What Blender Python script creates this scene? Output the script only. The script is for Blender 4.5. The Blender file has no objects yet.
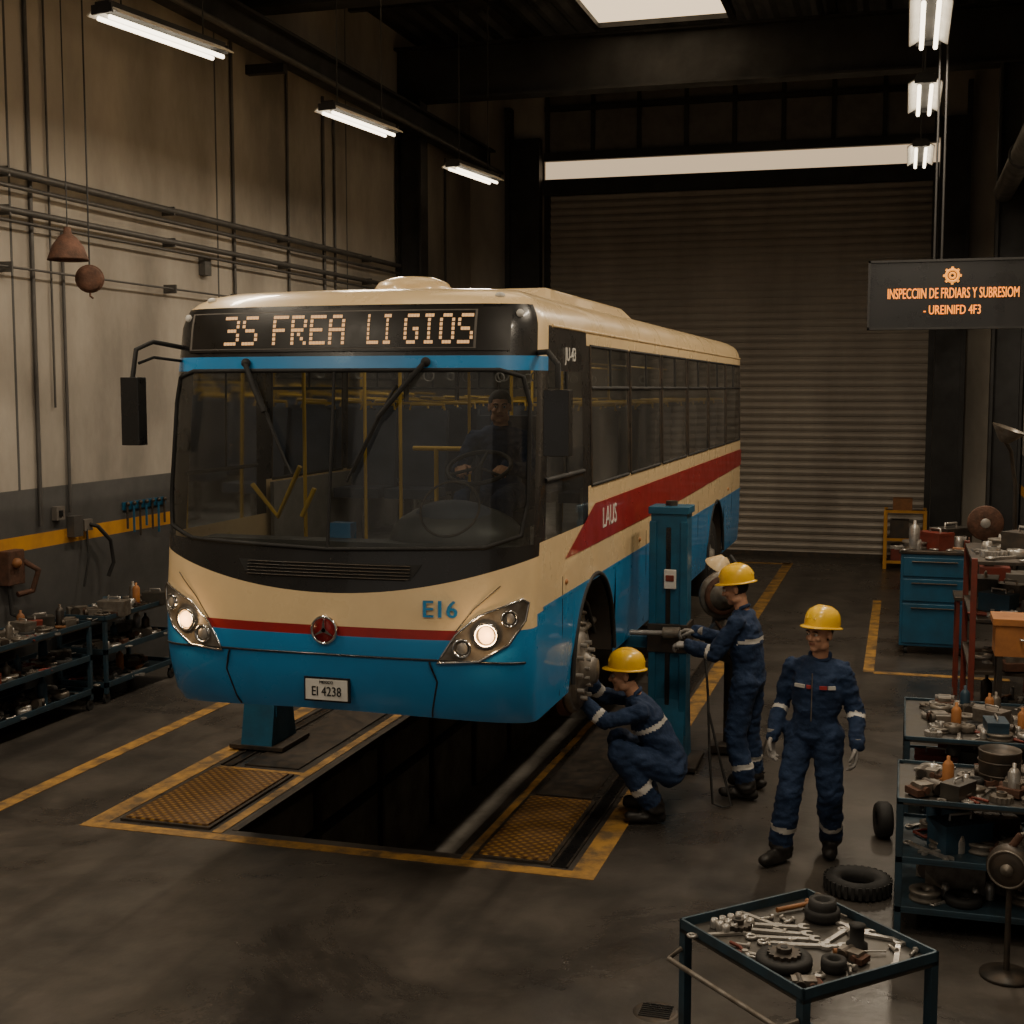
import bpy, math, random
from mathutils import Vector, Matrix, noise
V=Vector
pi=math.pi
# ---------------------------------------------------------------- materials
MATS={}
def pm(name,col,rough=.5,metal=0.,col2=None,scale=4.,bump=0.,bscale=None,coat=0.,rvar=.1,detail=6,lo=.35,hi=.7,stretch=None):
    m=bpy.data.materials.new(name); m.use_nodes=True; nt=m.node_tree; N=nt.nodes; L=nt.links
    b=N['Principled BSDF']
    b.inputs['Metallic'].default_value=metal
    b.inputs['Coat Weight'].default_value=coat
    tc=N.new('ShaderNodeTexCoord'); mp=N.new('ShaderNodeMapping'); L.new(tc.outputs['Object'],mp.inputs[0])
    if stretch: mp.inputs['Scale'].default_value=stretch
    n=N.new('ShaderNodeTexNoise'); n.inputs['Scale'].default_value=scale; n.inputs['Detail'].default_value=detail; n.inputs['Roughness'].default_value=.62
    L.new(mp.outputs[0],n.inputs[0])
    r=N.new('ShaderNodeMapRange'); r.inputs[1].default_value=lo; r.inputs[2].default_value=hi; L.new(n.outputs[0],r.inputs[0])
    mx=N.new('ShaderNodeMix'); mx.data_type='RGBA'
    c2=col2 or tuple(c*.72 for c in col)
    mx.inputs[6].default_value=(*col,1); mx.inputs[7].default_value=(*c2,1)
    L.new(r.outputs[0],mx.inputs[0]); L.new(mx.outputs[2],b.inputs['Base Color'])
    r2=N.new('ShaderNodeMapRange'); r2.inputs[3].default_value=max(.03,rough-rvar); r2.inputs[4].default_value=min(1,rough+rvar)
    r2.inputs[1].default_value=.3; r2.inputs[2].default_value=.7
    L.new(n.outputs[0],r2.inputs[0]); L.new(r2.outputs[0],b.inputs['Roughness'])
    if bump>0:
        n2=N.new('ShaderNodeTexNoise'); n2.inputs['Scale'].default_value=bscale or scale*4; n2.inputs['Detail'].default_value=5
        L.new(tc.outputs['Object'],n2.inputs[0])
        bp=N.new('ShaderNodeBump'); bp.inputs['Strength'].default_value=bump; bp.inputs['Distance'].default_value=.02
        L.new(n2.outputs[0],bp.inputs['Height']); L.new(bp.outputs[0],b.inputs['Normal'])
    MATS[name]=m; return m
def em(name,col,s):
    m=bpy.data.materials.new(name); m.use_nodes=True; b=m.node_tree.nodes['Principled BSDF']
    b.inputs['Base Color'].default_value=(*[min(1,c*.6) for c in col],1)
    b.inputs['Emission Color'].default_value=(*col,1); b.inputs['Emission Strength'].default_value=s
    MATS[name]=m
def glass(name,tint,refl=1.0,ior=1.5,haze=0.):
    m=bpy.data.materials.new(name); m.use_nodes=True; nt=m.node_tree; N=nt.nodes; L=nt.links
    N.remove(N['Principled BSDF']); o=N['Material Output']
    t=N.new('ShaderNodeBsdfTransparent'); t.inputs[0].default_value=(*tint,1)
    g=N.new('ShaderNodeBsdfGlossy'); g.inputs['Roughness'].default_value=.05; g.inputs[0].default_value=(refl,refl,refl,1)
    f=N.new('ShaderNodeFresnel'); f.inputs[0].default_value=ior
    d=N.new('ShaderNodeBsdfDiffuse'); d.inputs[0].default_value=(.42,.40,.36,1)
    tc=N.new('ShaderNodeTexCoord'); nz=N.new('ShaderNodeTexNoise'); nz.inputs['Scale'].default_value=1.7; nz.inputs['Detail'].default_value=6
    L.new(tc.outputs['Object'],nz.inputs[0]); mr=N.new('ShaderNodeMapRange'); mr.inputs[1].default_value=.35; mr.inputs[2].default_value=.7; mr.inputs[3].default_value=haze*.4; mr.inputs[4].default_value=haze*1.5
    L.new(nz.outputs[0],mr.inputs[0])
    m0=N.new('ShaderNodeMixShader'); L.new(mr.outputs[0],m0.inputs[0]); L.new(t.outputs[0],m0.inputs[1]); L.new(d.outputs[0],m0.inputs[2])
    mx=N.new('ShaderNodeMixShader'); L.new(f.outputs[0],mx.inputs[0]); L.new(m0.outputs[0],mx.inputs[1]); L.new(g.outputs[0],mx.inputs[2]); L.new(mx.outputs[0],o.inputs[0])
    MATS[name]=m
pm('cream',(.88,.67,.38),.30,col2=(.74,.55,.31),scale=1.6,coat=.4)
pm('busblue',(.030,.25,.56),.33,col2=(.025,.20,.46),scale=2,coat=.4)
pm('busred',(.36,.018,.02),.35,col2=(.26,.012,.015),coat=.3)
pm('black',(.012,.012,.013),.3,coat=.3)
pm('rubber',(.016,.016,.016),.75,bump=.1)
pm('darkmetal',(.05,.048,.046),.5,.6,col2=(.10,.075,.055),scale=9)
pm('hubmetal',(.22,.20,.175),.45,.4,col2=(.10,.08,.06),scale=12)
pm('steel',(.52,.50,.47),.34,.6,col2=(.28,.26,.24),scale=14)
pm('chrome',(.75,.75,.75),.15,1.)
pm('rust',(.13,.06,.038),.8,.3,col2=(.06,.035,.025),scale=10,bump=.3)
pm('underbody',(.03,.029,.028),.8,col2=(.06,.045,.035),scale=7)
pm('whitep',(.75,.73,.68),.5)
pm('ledpanel',(.012,.010,.008),.35)
em('led',(1.,.56,.25),.65)
em('headlamp',(1.,.52,.18),5.)
em('ledorange',(1.,.36,.04),1.1)
em('tube',(1.,.86,.64),6.)
em('fillstrip',(1.,.88,.7),.8)
em('skyl',(1.,.76,.48),1.6)
em('daywin',(1.,.74,.46),.78)
glass('wglass',(.80,.84,.82),haze=.035)
glass('sglass',(.66,.70,.68),haze=.14)
pm('inner',(.26,.25,.235),.7)
pm('seat',(.06,.075,.11),.7)
pm('dash',(.075,.08,.082),.45)
pm('polyellow',(.62,.38,.03),.45)
pm('paintyel',(.46,.25,.055),.6,col2=(.13,.085,.04),scale=5,lo=.40,hi=.62,detail=10)
pm('pitwall',(.17,.155,.135),.8,col2=(.08,.07,.06),scale=2.5,bump=.2)
pm('wallup',(.42,.38,.325),.85,col2=(.20,.18,.155),scale=.5,bump=.25,bscale=5,detail=12,lo=.38,hi=.66,stretch=(1,1,.45))
pm('wallgrey',(.085,.085,.085),.65,col2=(.05,.05,.05),scale=1.2)
pm('wallyel',(.62,.30,.035),.6,col2=(.42,.2,.03),scale=3)
pm('structure',(.034,.034,.035),.6,.2,col2=(.018,.018,.018),scale=2)
pm('ceil',(.05,.05,.05),.6,.2,scale=1.5)
pm('shutter',(.38,.34,.295),.5,.2,col2=(.26,.23,.20),scale=.9,stretch=(1,1,.3),detail=10)
pm('panelgrey',(.15,.135,.12),.6)
pm('conduit',(.11,.105,.10),.5,.4)
pm('cartblue',(.035,.075,.11),.5,.3,col2=(.03,.045,.055),scale=7)
pm('liftblue',(.014,.12,.22),.42,.1,col2=(.01,.08,.15),scale=6)
pm('cabblue',(.015,.11,.21),.4,col2=(.012,.07,.13),scale=3)
pm('toolblue',(.02,.06,.10),.5,col2=(.02,.04,.06),scale=6)
pm('orange',(.50,.20,.05),.6,col2=(.3,.12,.04),scale=5)
pm('handle',(.30,.12,.04),.6,col2=(.18,.08,.03),scale=8)
pm('redp',(.22,.035,.022),.5,col2=(.11,.03,.02),scale=6)
pm('navy',(.013,.035,.095),.88,col2=(.008,.021,.058),scale=7,bump=.9,bscale=18)
pm('reflect',(.62,.61,.58),.5)
pm('skin',(.52,.29,.19),.55,col2=(.42,.22,.14),scale=12)
pm('hair',(.012,.009,.008),.7)
pm('boot',(.018,.016,.015),.55)
pm('glove',(.30,.29,.28),.85,col2=(.18,.17,.16),scale=20)
pm('hat',(.90,.55,.015),.32,coat=.4,col2=(.82,.48,.015))
pm('eyew',(.6,.58,.55),.3)
pm('lip',(.34,.14,.10),.6)
pm('traydark',(.055,.052,.05),.45,.6,col2=(.10,.09,.075),scale=8)
pm('redcloth',(.35,.03,.03),.7)
def tread():
    m=pm('tread',(.62,.34,.06),.5,.2,col2=(.36,.20,.05),scale=4)
    nt=m.node_tree;N=nt.nodes;L=nt.links
    tc=N.new('ShaderNodeTexCoord'); mp=N.new('ShaderNodeMapping'); mp.inputs['Rotation'].default_value=(0,0,pi/4)
    L.new(tc.outputs['Object'],mp.inputs[0])
    ck=N.new('ShaderNodeTexVoronoi'); ck.inputs['Scale'].default_value=18; ck.inputs['Randomness'].default_value=0
    L.new(mp.outputs[0],ck.inputs[0])
    b=N.new('ShaderNodeBump'); b.inputs['Strength'].default_value=1; b.inputs['Distance'].default_value=.02; b.invert=True
    L.new(ck.outputs['Distance'],b.inputs['Height']); L.new(b.outputs[0],N['Principled BSDF'].inputs['Normal'])
    r=N.new('ShaderNodeMapRange'); r.inputs[1].default_value=.38; r.inputs[2].default_value=.6; L.new(ck.outputs['Distance'],r.inputs[0])
    mx=N.new('ShaderNodeMix'); mx.data_type='RGBA'; mx.inputs[7].default_value=(.12,.06,.02,1)
    src=N['Principled BSDF'].inputs['Base Color'].links[0].from_socket
    L.new(src,mx.inputs[6]); L.new(r.outputs[0],mx.inputs[0]); L.new(mx.outputs[2],N['Principled BSDF'].inputs['Base Color'])
tread()
def floor_mat():
    m=pm('floorc',(.100,.088,.077),.34,col2=(.038,.035,.032),scale=1.6,bump=.10,bscale=16,rvar=.12,detail=14,lo=.30,hi=.68)
    nt=m.node_tree;N=nt.nodes;L=nt.links; b=N['Principled BSDF']
    geo=N.new('ShaderNodeNewGeometry')
    n=N.new('ShaderNodeTexNoise'); n.inputs['Scale'].default_value=.55; n.inputs['Detail'].default_value=9; n.inputs['Roughness'].default_value=.7; n.inputs['Distortion'].default_value=.6
    L.new(geo.outputs['Position'],n.inputs[0])
    r=N.new('ShaderNodeMapRange'); r.inputs[1].default_value=.48; r.inputs[2].default_value=.66; r.inputs[3].default_value=0; r.inputs[4].default_value=.8; L.new(n.outputs[0],r.inputs[0])
    mp=N.new('ShaderNodeMapping'); mp.inputs['Scale'].default_value=(2.2,.12,1); L.new(geo.outputs['Position'],mp.inputs[0])
    t=N.new('ShaderNodeTexNoise'); t.inputs['Scale'].default_value=1.3; t.inputs['Detail'].default_value=6; L.new(mp.outputs[0],t.inputs[0])
    tr=N.new('ShaderNodeMapRange'); tr.inputs[1].default_value=.50; tr.inputs[2].default_value=.7; tr.inputs[4].default_value=.6; L.new(t.outputs[0],tr.inputs[0])
    add=N.new('ShaderNodeMath'); add.operation='MAXIMUM'; L.new(r.outputs[0],add.inputs[0]); L.new(tr.outputs[0],add.inputs[1])
    mx=N.new('ShaderNodeMix'); mx.data_type='RGBA'; mx.inputs[7].default_value=(.022,.020,.019,1)
    src=b.inputs['Base Color'].links[0].from_socket; L.new(src,mx.inputs[6]); L.new(add.outputs[0],mx.inputs[0])
    L.new(mx.outputs[2],b.inputs['Base Color'])
    rr=N.new('ShaderNodeMapRange'); rr.inputs[1].default_value=.35; rr.inputs[2].default_value=.68; rr.inputs[3].default_value=.42; rr.inputs[4].default_value=.20; L.new(n.outputs[0],rr.inputs[0])
    L.new(rr.outputs[0],b.inputs['Roughness'])
floor_mat()

# ---------------------------------------------------------------- mesh builder
class MB:
    def __init__(s): s.v=[];s.f=[];s.m=[];s.s=[];s.slots=[];s.M=Matrix()
    def mi(s,mat):
        if mat not in s.slots: s.slots.append(mat)
        return s.slots.index(mat)
    def add(s,vs,fs,mat,smooth=False):
        o=len(s.v); i=s.mi(mat)
        s.v+=[s.M@V(p) for p in vs]
        for f in fs: s.f.append([o+k for k in f]); s.m.append(i); s.s.append(smooth)
    def box(s,c,d,mat,R=None):
        x,y,z=[k/2 for k in d]; c=V(c); P=[]
        for sx,sy,sz in ((-1,-1,-1),(1,-1,-1),(1,1,-1),(-1,1,-1),(-1,-1,1),(1,-1,1),(1,1,1),(-1,1,1)):
            p=V((sx*x,sy*y,sz*z))
            if R: p=R@p
            P.append(c+p)
        s.add(P,[(3,2,1,0),(4,5,6,7),(0,1,5,4),(1,2,6,5),(2,3,7,6),(3,0,4,7)],mat)
    def bb(s,x0,x1,y0,y1,z0,z1,mat): s.box(((x0+x1)/2,(y0+y1)/2,(z0+z1)/2),(x1-x0,y1-y0,z1-z0),mat)
    def frame(s,a,b):
        d=(V(b)-V(a)); 
        if d.length<1e-9: d=V((0,0,1))
        d.normalize()
        u=d.orthogonal().normalized(); return u,d.cross(u),d
    def cyl(s,a,b,r0,mat,r1=None,seg=16,caps=True):
        r1=r0 if r1 is None else r1; a=V(a);b=V(b);u,w,d=s.frame(a,b)
        A=[a+(u*math.cos(2*pi*i/seg)+w*math.sin(2*pi*i/seg))*r0 for i in range(seg)]
        B=[b+(u*math.cos(2*pi*i/seg)+w*math.sin(2*pi*i/seg))*r1 for i in range(seg)]
        s.add(A+B,[(i,(i+1)%seg,seg+(i+1)%seg,seg+i) for i in range(seg)],mat,True)
        if caps:
            s.add(A,[tuple(reversed(range(seg)))],mat); s.add(B,[tuple(range(seg))],mat)
    def tube(s,pts,r,mat,seg=8,closed=False):
        pts=[V(p) for p in pts]; n=len(pts); rings=[]
        u=None
        for i,p in enumerate(pts):
            if closed: d=pts[(i+1)%n]-pts[i-1]
            else: d=pts[min(i+1,n-1)]-pts[max(i-1,0)]
            if d.length<1e-9: d=V((0,0,1))
            d.normalize()
            u=d.orthogonal() if u is None else (u-d*u.dot(d))
            if u.length<1e-6: u=d.orthogonal()
            u.normalize(); w=d.cross(u)
            rr=r[i] if isinstance(r,(list,tuple)) else r
            rings.append([p+(u*math.cos(2*pi*k/seg)+w*math.sin(2*pi*k/seg))*rr for k in range(seg)])
        vs=[q for R in rings for q in R]; fs=[]
        for i in range(n if closed else n-1):
            j=(i+1)%n
            for k in range(seg): fs.append((i*seg+k,i*seg+(k+1)%seg,j*seg+(k+1)%seg,j*seg+k))
        s.add(vs,fs,mat,True)
        if not closed:
            s.add(rings[0],[tuple(reversed(range(seg)))],mat); s.add(rings[-1],[tuple(range(seg))],mat)
    def lathe(s,prof,mat,c=(0,0,0),axis=(0,0,1),seg=24,smooth=True):
        c=V(c);u,w,d=s.frame((0,0,0),axis); vs=[]
        for r,z in prof:
            for k in range(seg): vs.append(c+d*z+(u*math.cos(2*pi*k/seg)+w*math.sin(2*pi*k/seg))*r)
        fs=[]
        for i in range(len(prof)-1):
            for k in range(seg): fs.append((i*seg+k,i*seg+(k+1)%seg,(i+1)*seg+(k+1)%seg,(i+1)*seg+k))
        s.add(vs,fs,mat,smooth)
    def sph(s,c,r,mat,sc=(1,1,1),R=None,seg=16,rg=10):
        c=V(c);vs=[];fs=[]
        for i in range(rg+1):
            th=pi*i/rg
            for k in range(seg):
                p=V((math.sin(th)*math.cos(2*pi*k/seg)*sc[0],math.sin(th)*math.sin(2*pi*k/seg)*sc[1],math.cos(th)*sc[2]))*r
                if R: p=R@p
                vs.append(c+p)
        for i in range(rg):
            for k in range(seg): fs.append((i*seg+k,(i+1)*seg+k,(i+1)*seg+(k+1)%seg,i*seg+(k+1)%seg))
        s.add(vs,fs,mat,True)
    def torus(s,c,R,r,mat,axis=(0,0,1),seg=28,rs=8):
        c=V(c);u,w,d=s.frame((0,0,0),axis)
        s.tube([c+(u*math.cos(2*pi*k/seg)+w*math.sin(2*pi*k/seg))*R for k in range(seg)],r,mat,rs,True)
    def prism(s,poly,t,mat,R=None,c=(0,0,0)):
        n=len(poly);c=V(c)
        P=[V((x,y,-t/2)) for x,y in poly]+[V((x,y,t/2)) for x,y in poly]
        if R: P=[R@p for p in P]
        P=[c+p for p in P]
        s.add(P,[tuple(reversed(range(n))),tuple(range(n,2*n))]+[(i,(i+1)%n,n+(i+1)%n,n+i) for i in range(n)],mat)
    def mesh(s,name):
        me=bpy.data.meshes.new(name)
        me.from_pydata([tuple(p) for p in s.v],[],s.f)
        for m in s.slots: me.materials.append(MATS[m])
        me.polygons.foreach_set('material_index',s.m); me.polygons.foreach_set('use_smooth',s.s); me.update()
        return me
    def done(s,name,parent=None,bevel=0):
        xs=[p.x for p in s.v];ys=[p.y for p in s.v];zs=[p.z for p in s.v]
        c=V(((min(xs)+max(xs))/2,(min(ys)+max(ys))/2,min(zs)))
        s.v=[p-c for p in s.v]
        return link(s.mesh(name),name,c,parent,bevel)
def link(me,name,c,parent=None,bevel=0):
    o=bpy.data.objects.new(name,me); bpy.context.scene.collection.objects.link(o); o.location=c
    if parent: o.parent=parent; o.location=V(c)-parent.location
    if bevel:
        b=o.modifiers.new('Bevel','BEVEL'); b.width=bevel; b.segments=2; b.limit_method='ANGLE'; b.angle_limit=math.radians(50)
    return o
def empty(name,loc):
    e=bpy.data.objects.new(name,None); bpy.context.scene.collection.objects.link(e); e.location=loc; e.empty_display_size=.2; return e
def text(mb,s,size,mat,M,align='CENTER',ext=.002,sx=1.):
    cu=bpy.data.curves.new('t','FONT'); cu.body=s; cu.size=size; cu.align_x=align; cu.align_y='CENTER'; cu.extrude=ext; cu.resolution_u=3
    o=bpy.data.objects.new('t',cu); me=o.to_mesh()
    mb.add([M@V((v.co.x*sx,v.co.y,v.co.z)) for v in me.vertices],[tuple(p.vertices) for p in me.polygons],mat)
    o.to_mesh_clear(); bpy.data.objects.remove(o); bpy.data.curves.remove(cu)
def interp(tab,z):
    if z<=tab[0][0]: return tab[0][1]
    for (a,b),(c,d) in zip(tab,tab[1:]):
        if z<=c: return b+(d-b)*(z-a)/(c-a)
    return tab[-1][1]
FACE=Matrix(((1,0,0),(0,0,-1),(0,1,0)))
SIDE=Matrix(((0,0,1),(1,0,0),(0,1,0)))

# ================================================================= PEOPLE
def remesh(mb,voxel,it,name):
    me=mb.mesh('tmp'); o=bpy.data.objects.new('tmp',me); bpy.context.scene.collection.objects.link(o)
    r=o.modifiers.new('r','REMESH'); r.mode='VOXEL'; r.voxel_size=voxel; r.use_smooth_shade=True
    if it: s=o.modifiers.new('s','SMOOTH'); s.factor=.5; s.iterations=it
    bpy.context.view_layer.update()
    out=bpy.data.meshes.new_from_object(o.evaluated_get(bpy.context.evaluated_depsgraph_get())); out.name=name
    bpy.data.objects.remove(o); out.materials.clear(); return out
def chain(mb,pts,rs):
    for p,r in zip(pts,rs): mb.sph(p,r,'navy',seg=14,rg=8)
    for a,b,ra,rb in zip(pts,pts[1:],rs,rs[1:]): mb.cyl(a,b,ra,'navy',rb,14)
def seg_t(p,a,b):
    d=b-a; t=max(0,min(1,(p-a).dot(d)/d.length_squared)); return t,(p-(a+d*t)).length
def person(name,loc,ang,J,head=(0,0),hat=True,hands=None,scale=1.,stripes=True,badge=False):
    M=Matrix.Translation(loc)@Matrix.Rotation(ang,4,'Z')@Matrix.Scale(scale,4)
    J={k:V(v) for k,v in J.items()}
    e=empty(name,loc)
    mb=MB()
    sd=(J['shL']-J['shR']).normalized()
    pel,ch,nk=J['pel'],J['chest'],J['neck']; hipc=(J['hipL']+J['hipR'])/2
    cs=[hipc-(ch-pel).normalized()*.06,hipc,pel.lerp(ch,.18),pel.lerp(ch,.34),pel.lerp(ch,.5),ch,ch.lerp(nk,.5),ch.lerp(nk,.85),nk]
    rx=[.11,.168,.160,.148,.162,.178,.172,.115,.066]; ry=[.09,.128,.122,.114,.122,.128,.108,.085,.064]
    rings=[];n=24
    for i,c in enumerate(cs):
        d=(cs[min(i+1,len(cs)-1)]-cs[max(i-1,0)]).normalized(); s_=(sd-d*sd.dot(d)).normalized(); f=s_.cross(d)
        rings.append([c+s_*math.cos(2*pi*k/n)*rx[i]+f*math.sin(2*pi*k/n)*ry[i] for k in range(n)])
    vs=[p for r in rings for p in r]; fs=[(i*n+k,i*n+(k+1)%n,(i+1)*n+(k+1)%n,(i+1)*n+k) for i in range(len(cs)-1) for k in range(n)]
    fs+=[tuple(reversed(range(n))),tuple((len(cs)-1)*n+k for k in range(n))]
    mb.add(vs,fs,'navy')
    bones=[]
    for s_ in 'LR':
        sh,el,wr=J['sh'+s_],J['el'+s_],J['wr'+s_]; hp,kn,an=J['hip'+s_],J['kn'+s_],J['an'+s_]
        chain(mb,[ch.lerp(nk,.5),sh,sh.lerp(el,.5),el,el.lerp(wr,.5),wr],[.07,.066,.063,.058,.057,.048])
        chain(mb,[nk-(nk-ch).normalized()*.02,sh],[.055,.058])
        chain(mb,[hipc.lerp(hp,.6),hp,hp.lerp(kn,.5),kn,kn.lerp(an,.45),an+V((0,0,.02))],[.11,.108,.097,.085,.084,.078])
        fd=J['toe'+s_]-an; fd.z=0; fd.normalize(); b=V((an.x,an.y,an.z-.05))
        chain(mb,[an,b-fd*.05,b+fd*.10,b+fd*.165],[.055,.046,.05,.042])
        bones+=[('ua',sh,el),('fa',el,wr),('th',hp,kn),('ca',kn,an+V((0,0,.03))),('ft',b-fd*.04+V((0,0,-.02)),b+fd*.17)]
    bones+=[('to',hipc,ch),('to2',ch,nk)]
    me=remesh(mb,.012,2,'body')
    for m in ('navy','reflect','boot','redcloth'): me.materials.append(MATS[m])
    limb=[b for b in bones if b[0] in('ua','fa','th','ca')]
    for v in me.vertices:
        p=v.co.copy(); a=noise.noise(p*8)*.015+noise.noise(V((p.x*13,p.y*13,p.z*26)))*.011
        k,A_,B_=min(limb,key=lambda q:seg_t(p,q[1],q[2])[1]); t,dd=seg_t(p,A_,B_)
        if dd<.12:
            L_=(B_-A_).length; s0=t*L_
            near=min(s0,L_-s0); wgt=max(0,1-near/.14) if k!='ca' else max(0,1-(L_-s0)/.20)
            a+=.0045*wgt*math.sin(s0*120+noise.noise(p*11)*9+math.atan2(p.y-A_.y,p.x-A_.x)*1.6)
        v.co+=v.normal*a
        for s_ in 'LR':
            base=J['an'+s_].z-.10
            if (V((p.x,p.y,0))-V((J['an'+s_].x,J['an'+s_].y,0))).length<.26 and v.co.z<base: v.co.z=base
    for f in me.polygons:
        c=f.center; best=min(((seg_t(c,a,b)[1]/({'to':1.9,'to2':1.6,'th':1.2}.get(k,1.)),k,seg_t(c,a,b)[0]) for k,a,b in bones),key=lambda q:q[0])
        k,t=best[1],best[2]; i=0
        if k=='ft' or (k=='ca' and t>.97): i=2
        if stripes:
            if k=='ca' and .60<t<.71: i=1
            if k=='fa' and .14<t<.27: i=1
            if k=='to' and .90<t<.995 and not badge: i=1
        f.material_index=i; f.use_smooth=True
    me.transform(M); me.transform(Matrix.Translation(-V(loc))); link(me,'body',V(loc),e)
    if badge:
        mb=MB(); mb.M=M
        for xr,m,w in ((-.085,'reflect',.075),(-.02,'redcloth',.03),(.075,'redcloth',.05),(.125,'reflect',.05)):
            q=math.sqrt(max(.05,1-(xr/.19)**2)); y=ch.y-.132*q; th=math.atan2(xr*.132/.19**2,q)
            mb.box((ch.x+xr,y-.006,ch.z+.03),(w,.014,.022),m,Matrix.Rotation(th,3,'Z'))
        mb.cyl((ch.x,ch.y-.139,ch.z-.2),(ch.x,ch.y-.128,ch.z+.12),.004,'hubmetal',seg=6)
        mb.done('chest_badge',e)
    mb=MB(); hc=J['head']; H=Matrix.Translation(hc)@Matrix.Rotation(head[0],4,'Z')@Matrix.Rotation(head[1],4,'X')
    mb.M=H
    mb.sph((0,.012,.03),1,'skin',(.076,.094,.088)); mb.sph((0,-.018,-.035),1,'skin',(.060,.070,.075)); mb.sph((0,-.055,-.088),1,'skin',(.030,.028,.022))
    mb.sph((0,-.062,-.052),1,'skin',(.030,.024,.016))
    mb.cyl((0,-.080,.022),(0,-.102,-.022),.009,'skin',.015,10); mb.sph((0,-.100,-.022),.0145,'skin'); 
    for s_ in (-1,1): 
        mb.sph((s_*.012,-.090,-.026),.0095,'skin'); mb.sph((s_*.038,-.066,-.018),1,'skin',(.022,.018,.018)); mb.sph((s_*.078,.012,.0),1,'skin',(.010,.020,.032)); mb.sph((s_*.03,-.078,.032),1,'skin',(.026,.012,.008))
        mb.sph((s_*.045,-.005,-.07),1,'skin',(.022,.04,.03))
    mb.M=Matrix(); nb=J['neck']-(J['head']-J['neck'])*.25
    mb.cyl(nb,H@V((0,.015,-.04)),.056,'skin',.050,16)
    me=remesh(mb,.006,2,'head')
    for m in ('skin','hair','lip'): me.materials.append(MATS[m])
    Hi=H.inverted()
    for f in me.polygons:
        p=Hi@f.center; i=0
        if (p.y>.0 and p.z>-.035 and abs(p.x)<.083 and not (abs(p.x)>.074 and p.y<.035)) or (p.z>.065): i=1
        if p.y<-.078 and -.060<p.z<-.047 and abs(p.x)<.024: i=2
        f.material_index=i; f.use_smooth=True
    me.transform(M); me.transform(Matrix.Translation(-V(loc))); link(me,'head',V(loc),e)
    mb=MB(); mb.M=M@H
    for s_ in (-1,1):
        mb.sph((s_*.031,-.0775,.012),.0115,'eyew',seg=12,rg=8); mb.sph((s_*.031,-.0868,.012),.0055,'hair',seg=10,rg=6)
        mb.tube([(s_*.014,-.092,.030),(s_*.03,-.094,.035),(s_*.048,-.083,.031)],.0040,'hair',6); mb.tube([(s_*.018,-.0865,.021),(s_*.031,-.0905,.024),(s_*.044,-.083,.020)],.003,'skin',6)
    if not hat:
        mb.sph((0,.022,.045),1,'hair',(.083,.096,.086))
    mb.done('face_details',e)
    if hat:
        mb=MB(); mb.M=M@H@Matrix.Rotation(-.12,4,'X')@Matrix.Translation((0,.006,.012)); n=36; P=[]
        prof=[(1.0,.045),(1.0,.075),(.97,.105),(.90,.132),(.76,.156),(.55,.172),(.28,.181),(.0,.184)]
        for r,z in prof: P+=[(math.cos(2*pi*k/n)*.112*r,.01+math.sin(2*pi*k/n)*.132*r,z) for k in range(n)]
        mb.add(P,[(i*n+k,i*n+(k+1)%n,(i+1)*n+(k+1)%n,(i+1)*n+k) for i in range(len(prof)-1) for k in range(n)],'hat',True)
        P=[]
        for r,z,ex in ((1.0,.050,0),(1.14,.042,.022),(1.145,.036,.024),(1.0,.040,0)):
            for k in range(n):
                a=2*pi*k/n; fr=max(0,-math.sin(a))**2; P.append((math.cos(a)*.112*r,.01+math.sin(a)*(.132*r)-fr*ex,z-fr*.005*(1 if ex else 0)))
        mb.add(P,[(i*n+k,i*n+(k+1)%n,(i+1)*n+(k+1)%n,(i+1)*n+k) for i in range(3) for k in range(n)],'hat',True)
        for x in (-.03,0,.03): mb.tube([(x,.01+.132*math.cos(a)*.98,.062+.118*math.sin(a)) for a in [pi*q/12 for q in range(1,12)]],.008,'hat',6)
        mb.done('hard_hat',e)
    for s_ in 'LR':
        hd=(hands or {}).get(s_,{}); wr,el=J['wr'+s_],J['el'+s_]
        d=V(hd.get('d',(wr-el))).normalized(); nrm=V(hd.get('n',(1,0,0) if s_=='L' else (-1,0,0))); nrm=(nrm-d*nrm.dot(d)).normalized(); curl=hd.get('c',.35)
        x=d.cross(nrm)*(1 if s_=='L' else -1)
        R=Matrix((x,d,nrm)).transposed().to_4x4(); T=Matrix.Translation(wr)@R@Matrix.Scale(1.08,4)
        mb=MB(); mb.M=T
        mb.cyl((0,-.04,0),(0,.015,0),.036,'glove',.030,12); mb.sph((0,.012,0),.028,'glove',(1.1,1,.8))
        for xi,L,mc in ((.030,.070,.086),(.010,.080,.090),(-.010,.074,.087),(-.029,.056,.080)):
            mb.cyl((xi*.5,.005,0),(xi,mc,0),.015,'glove',.0125,10); mb.sph((xi,mc,0),.0125,'glove',seg=10,rg=6)
            p=V((xi,mc,0)); a=curl*.6; sp=xi*2.2
            for q,(fr,r) in enumerate(((.44,.0098),(.32,.009),(.24,.0082))):
                nx_=p+V((sp*.3*L*fr,math.cos(a)*L*fr*1.05,-math.sin(a)*L*fr*1.05)); mb.cyl(p,nx_,r+.0008,'glove',r,10); mb.sph(nx_,r,'glove',seg=10,rg=6); p=nx_; a+=curl*(1.1 if q==0 else .9)
        pts=[V((.018,.018,-.006)),V((.046,.042,-.014)),V((.056,.070,-.022-curl*.01)),V((.054,.094,-.032-curl*.015))]
        for a,b,ra,rb in zip(pts,pts[1:],(.016,.0125,.0108),(.0125,.0108,.009)): mb.cyl(a,b,ra,'glove',rb,10); mb.sph(b,rb,'glove',seg=10,rg=6)
        mb.M=Matrix()
        me=remesh(mb,.0038,1,'hand'); me.materials.append(MATS[hd.get('m','glove')])
        for f in me.polygons: f.use_smooth=True
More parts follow.
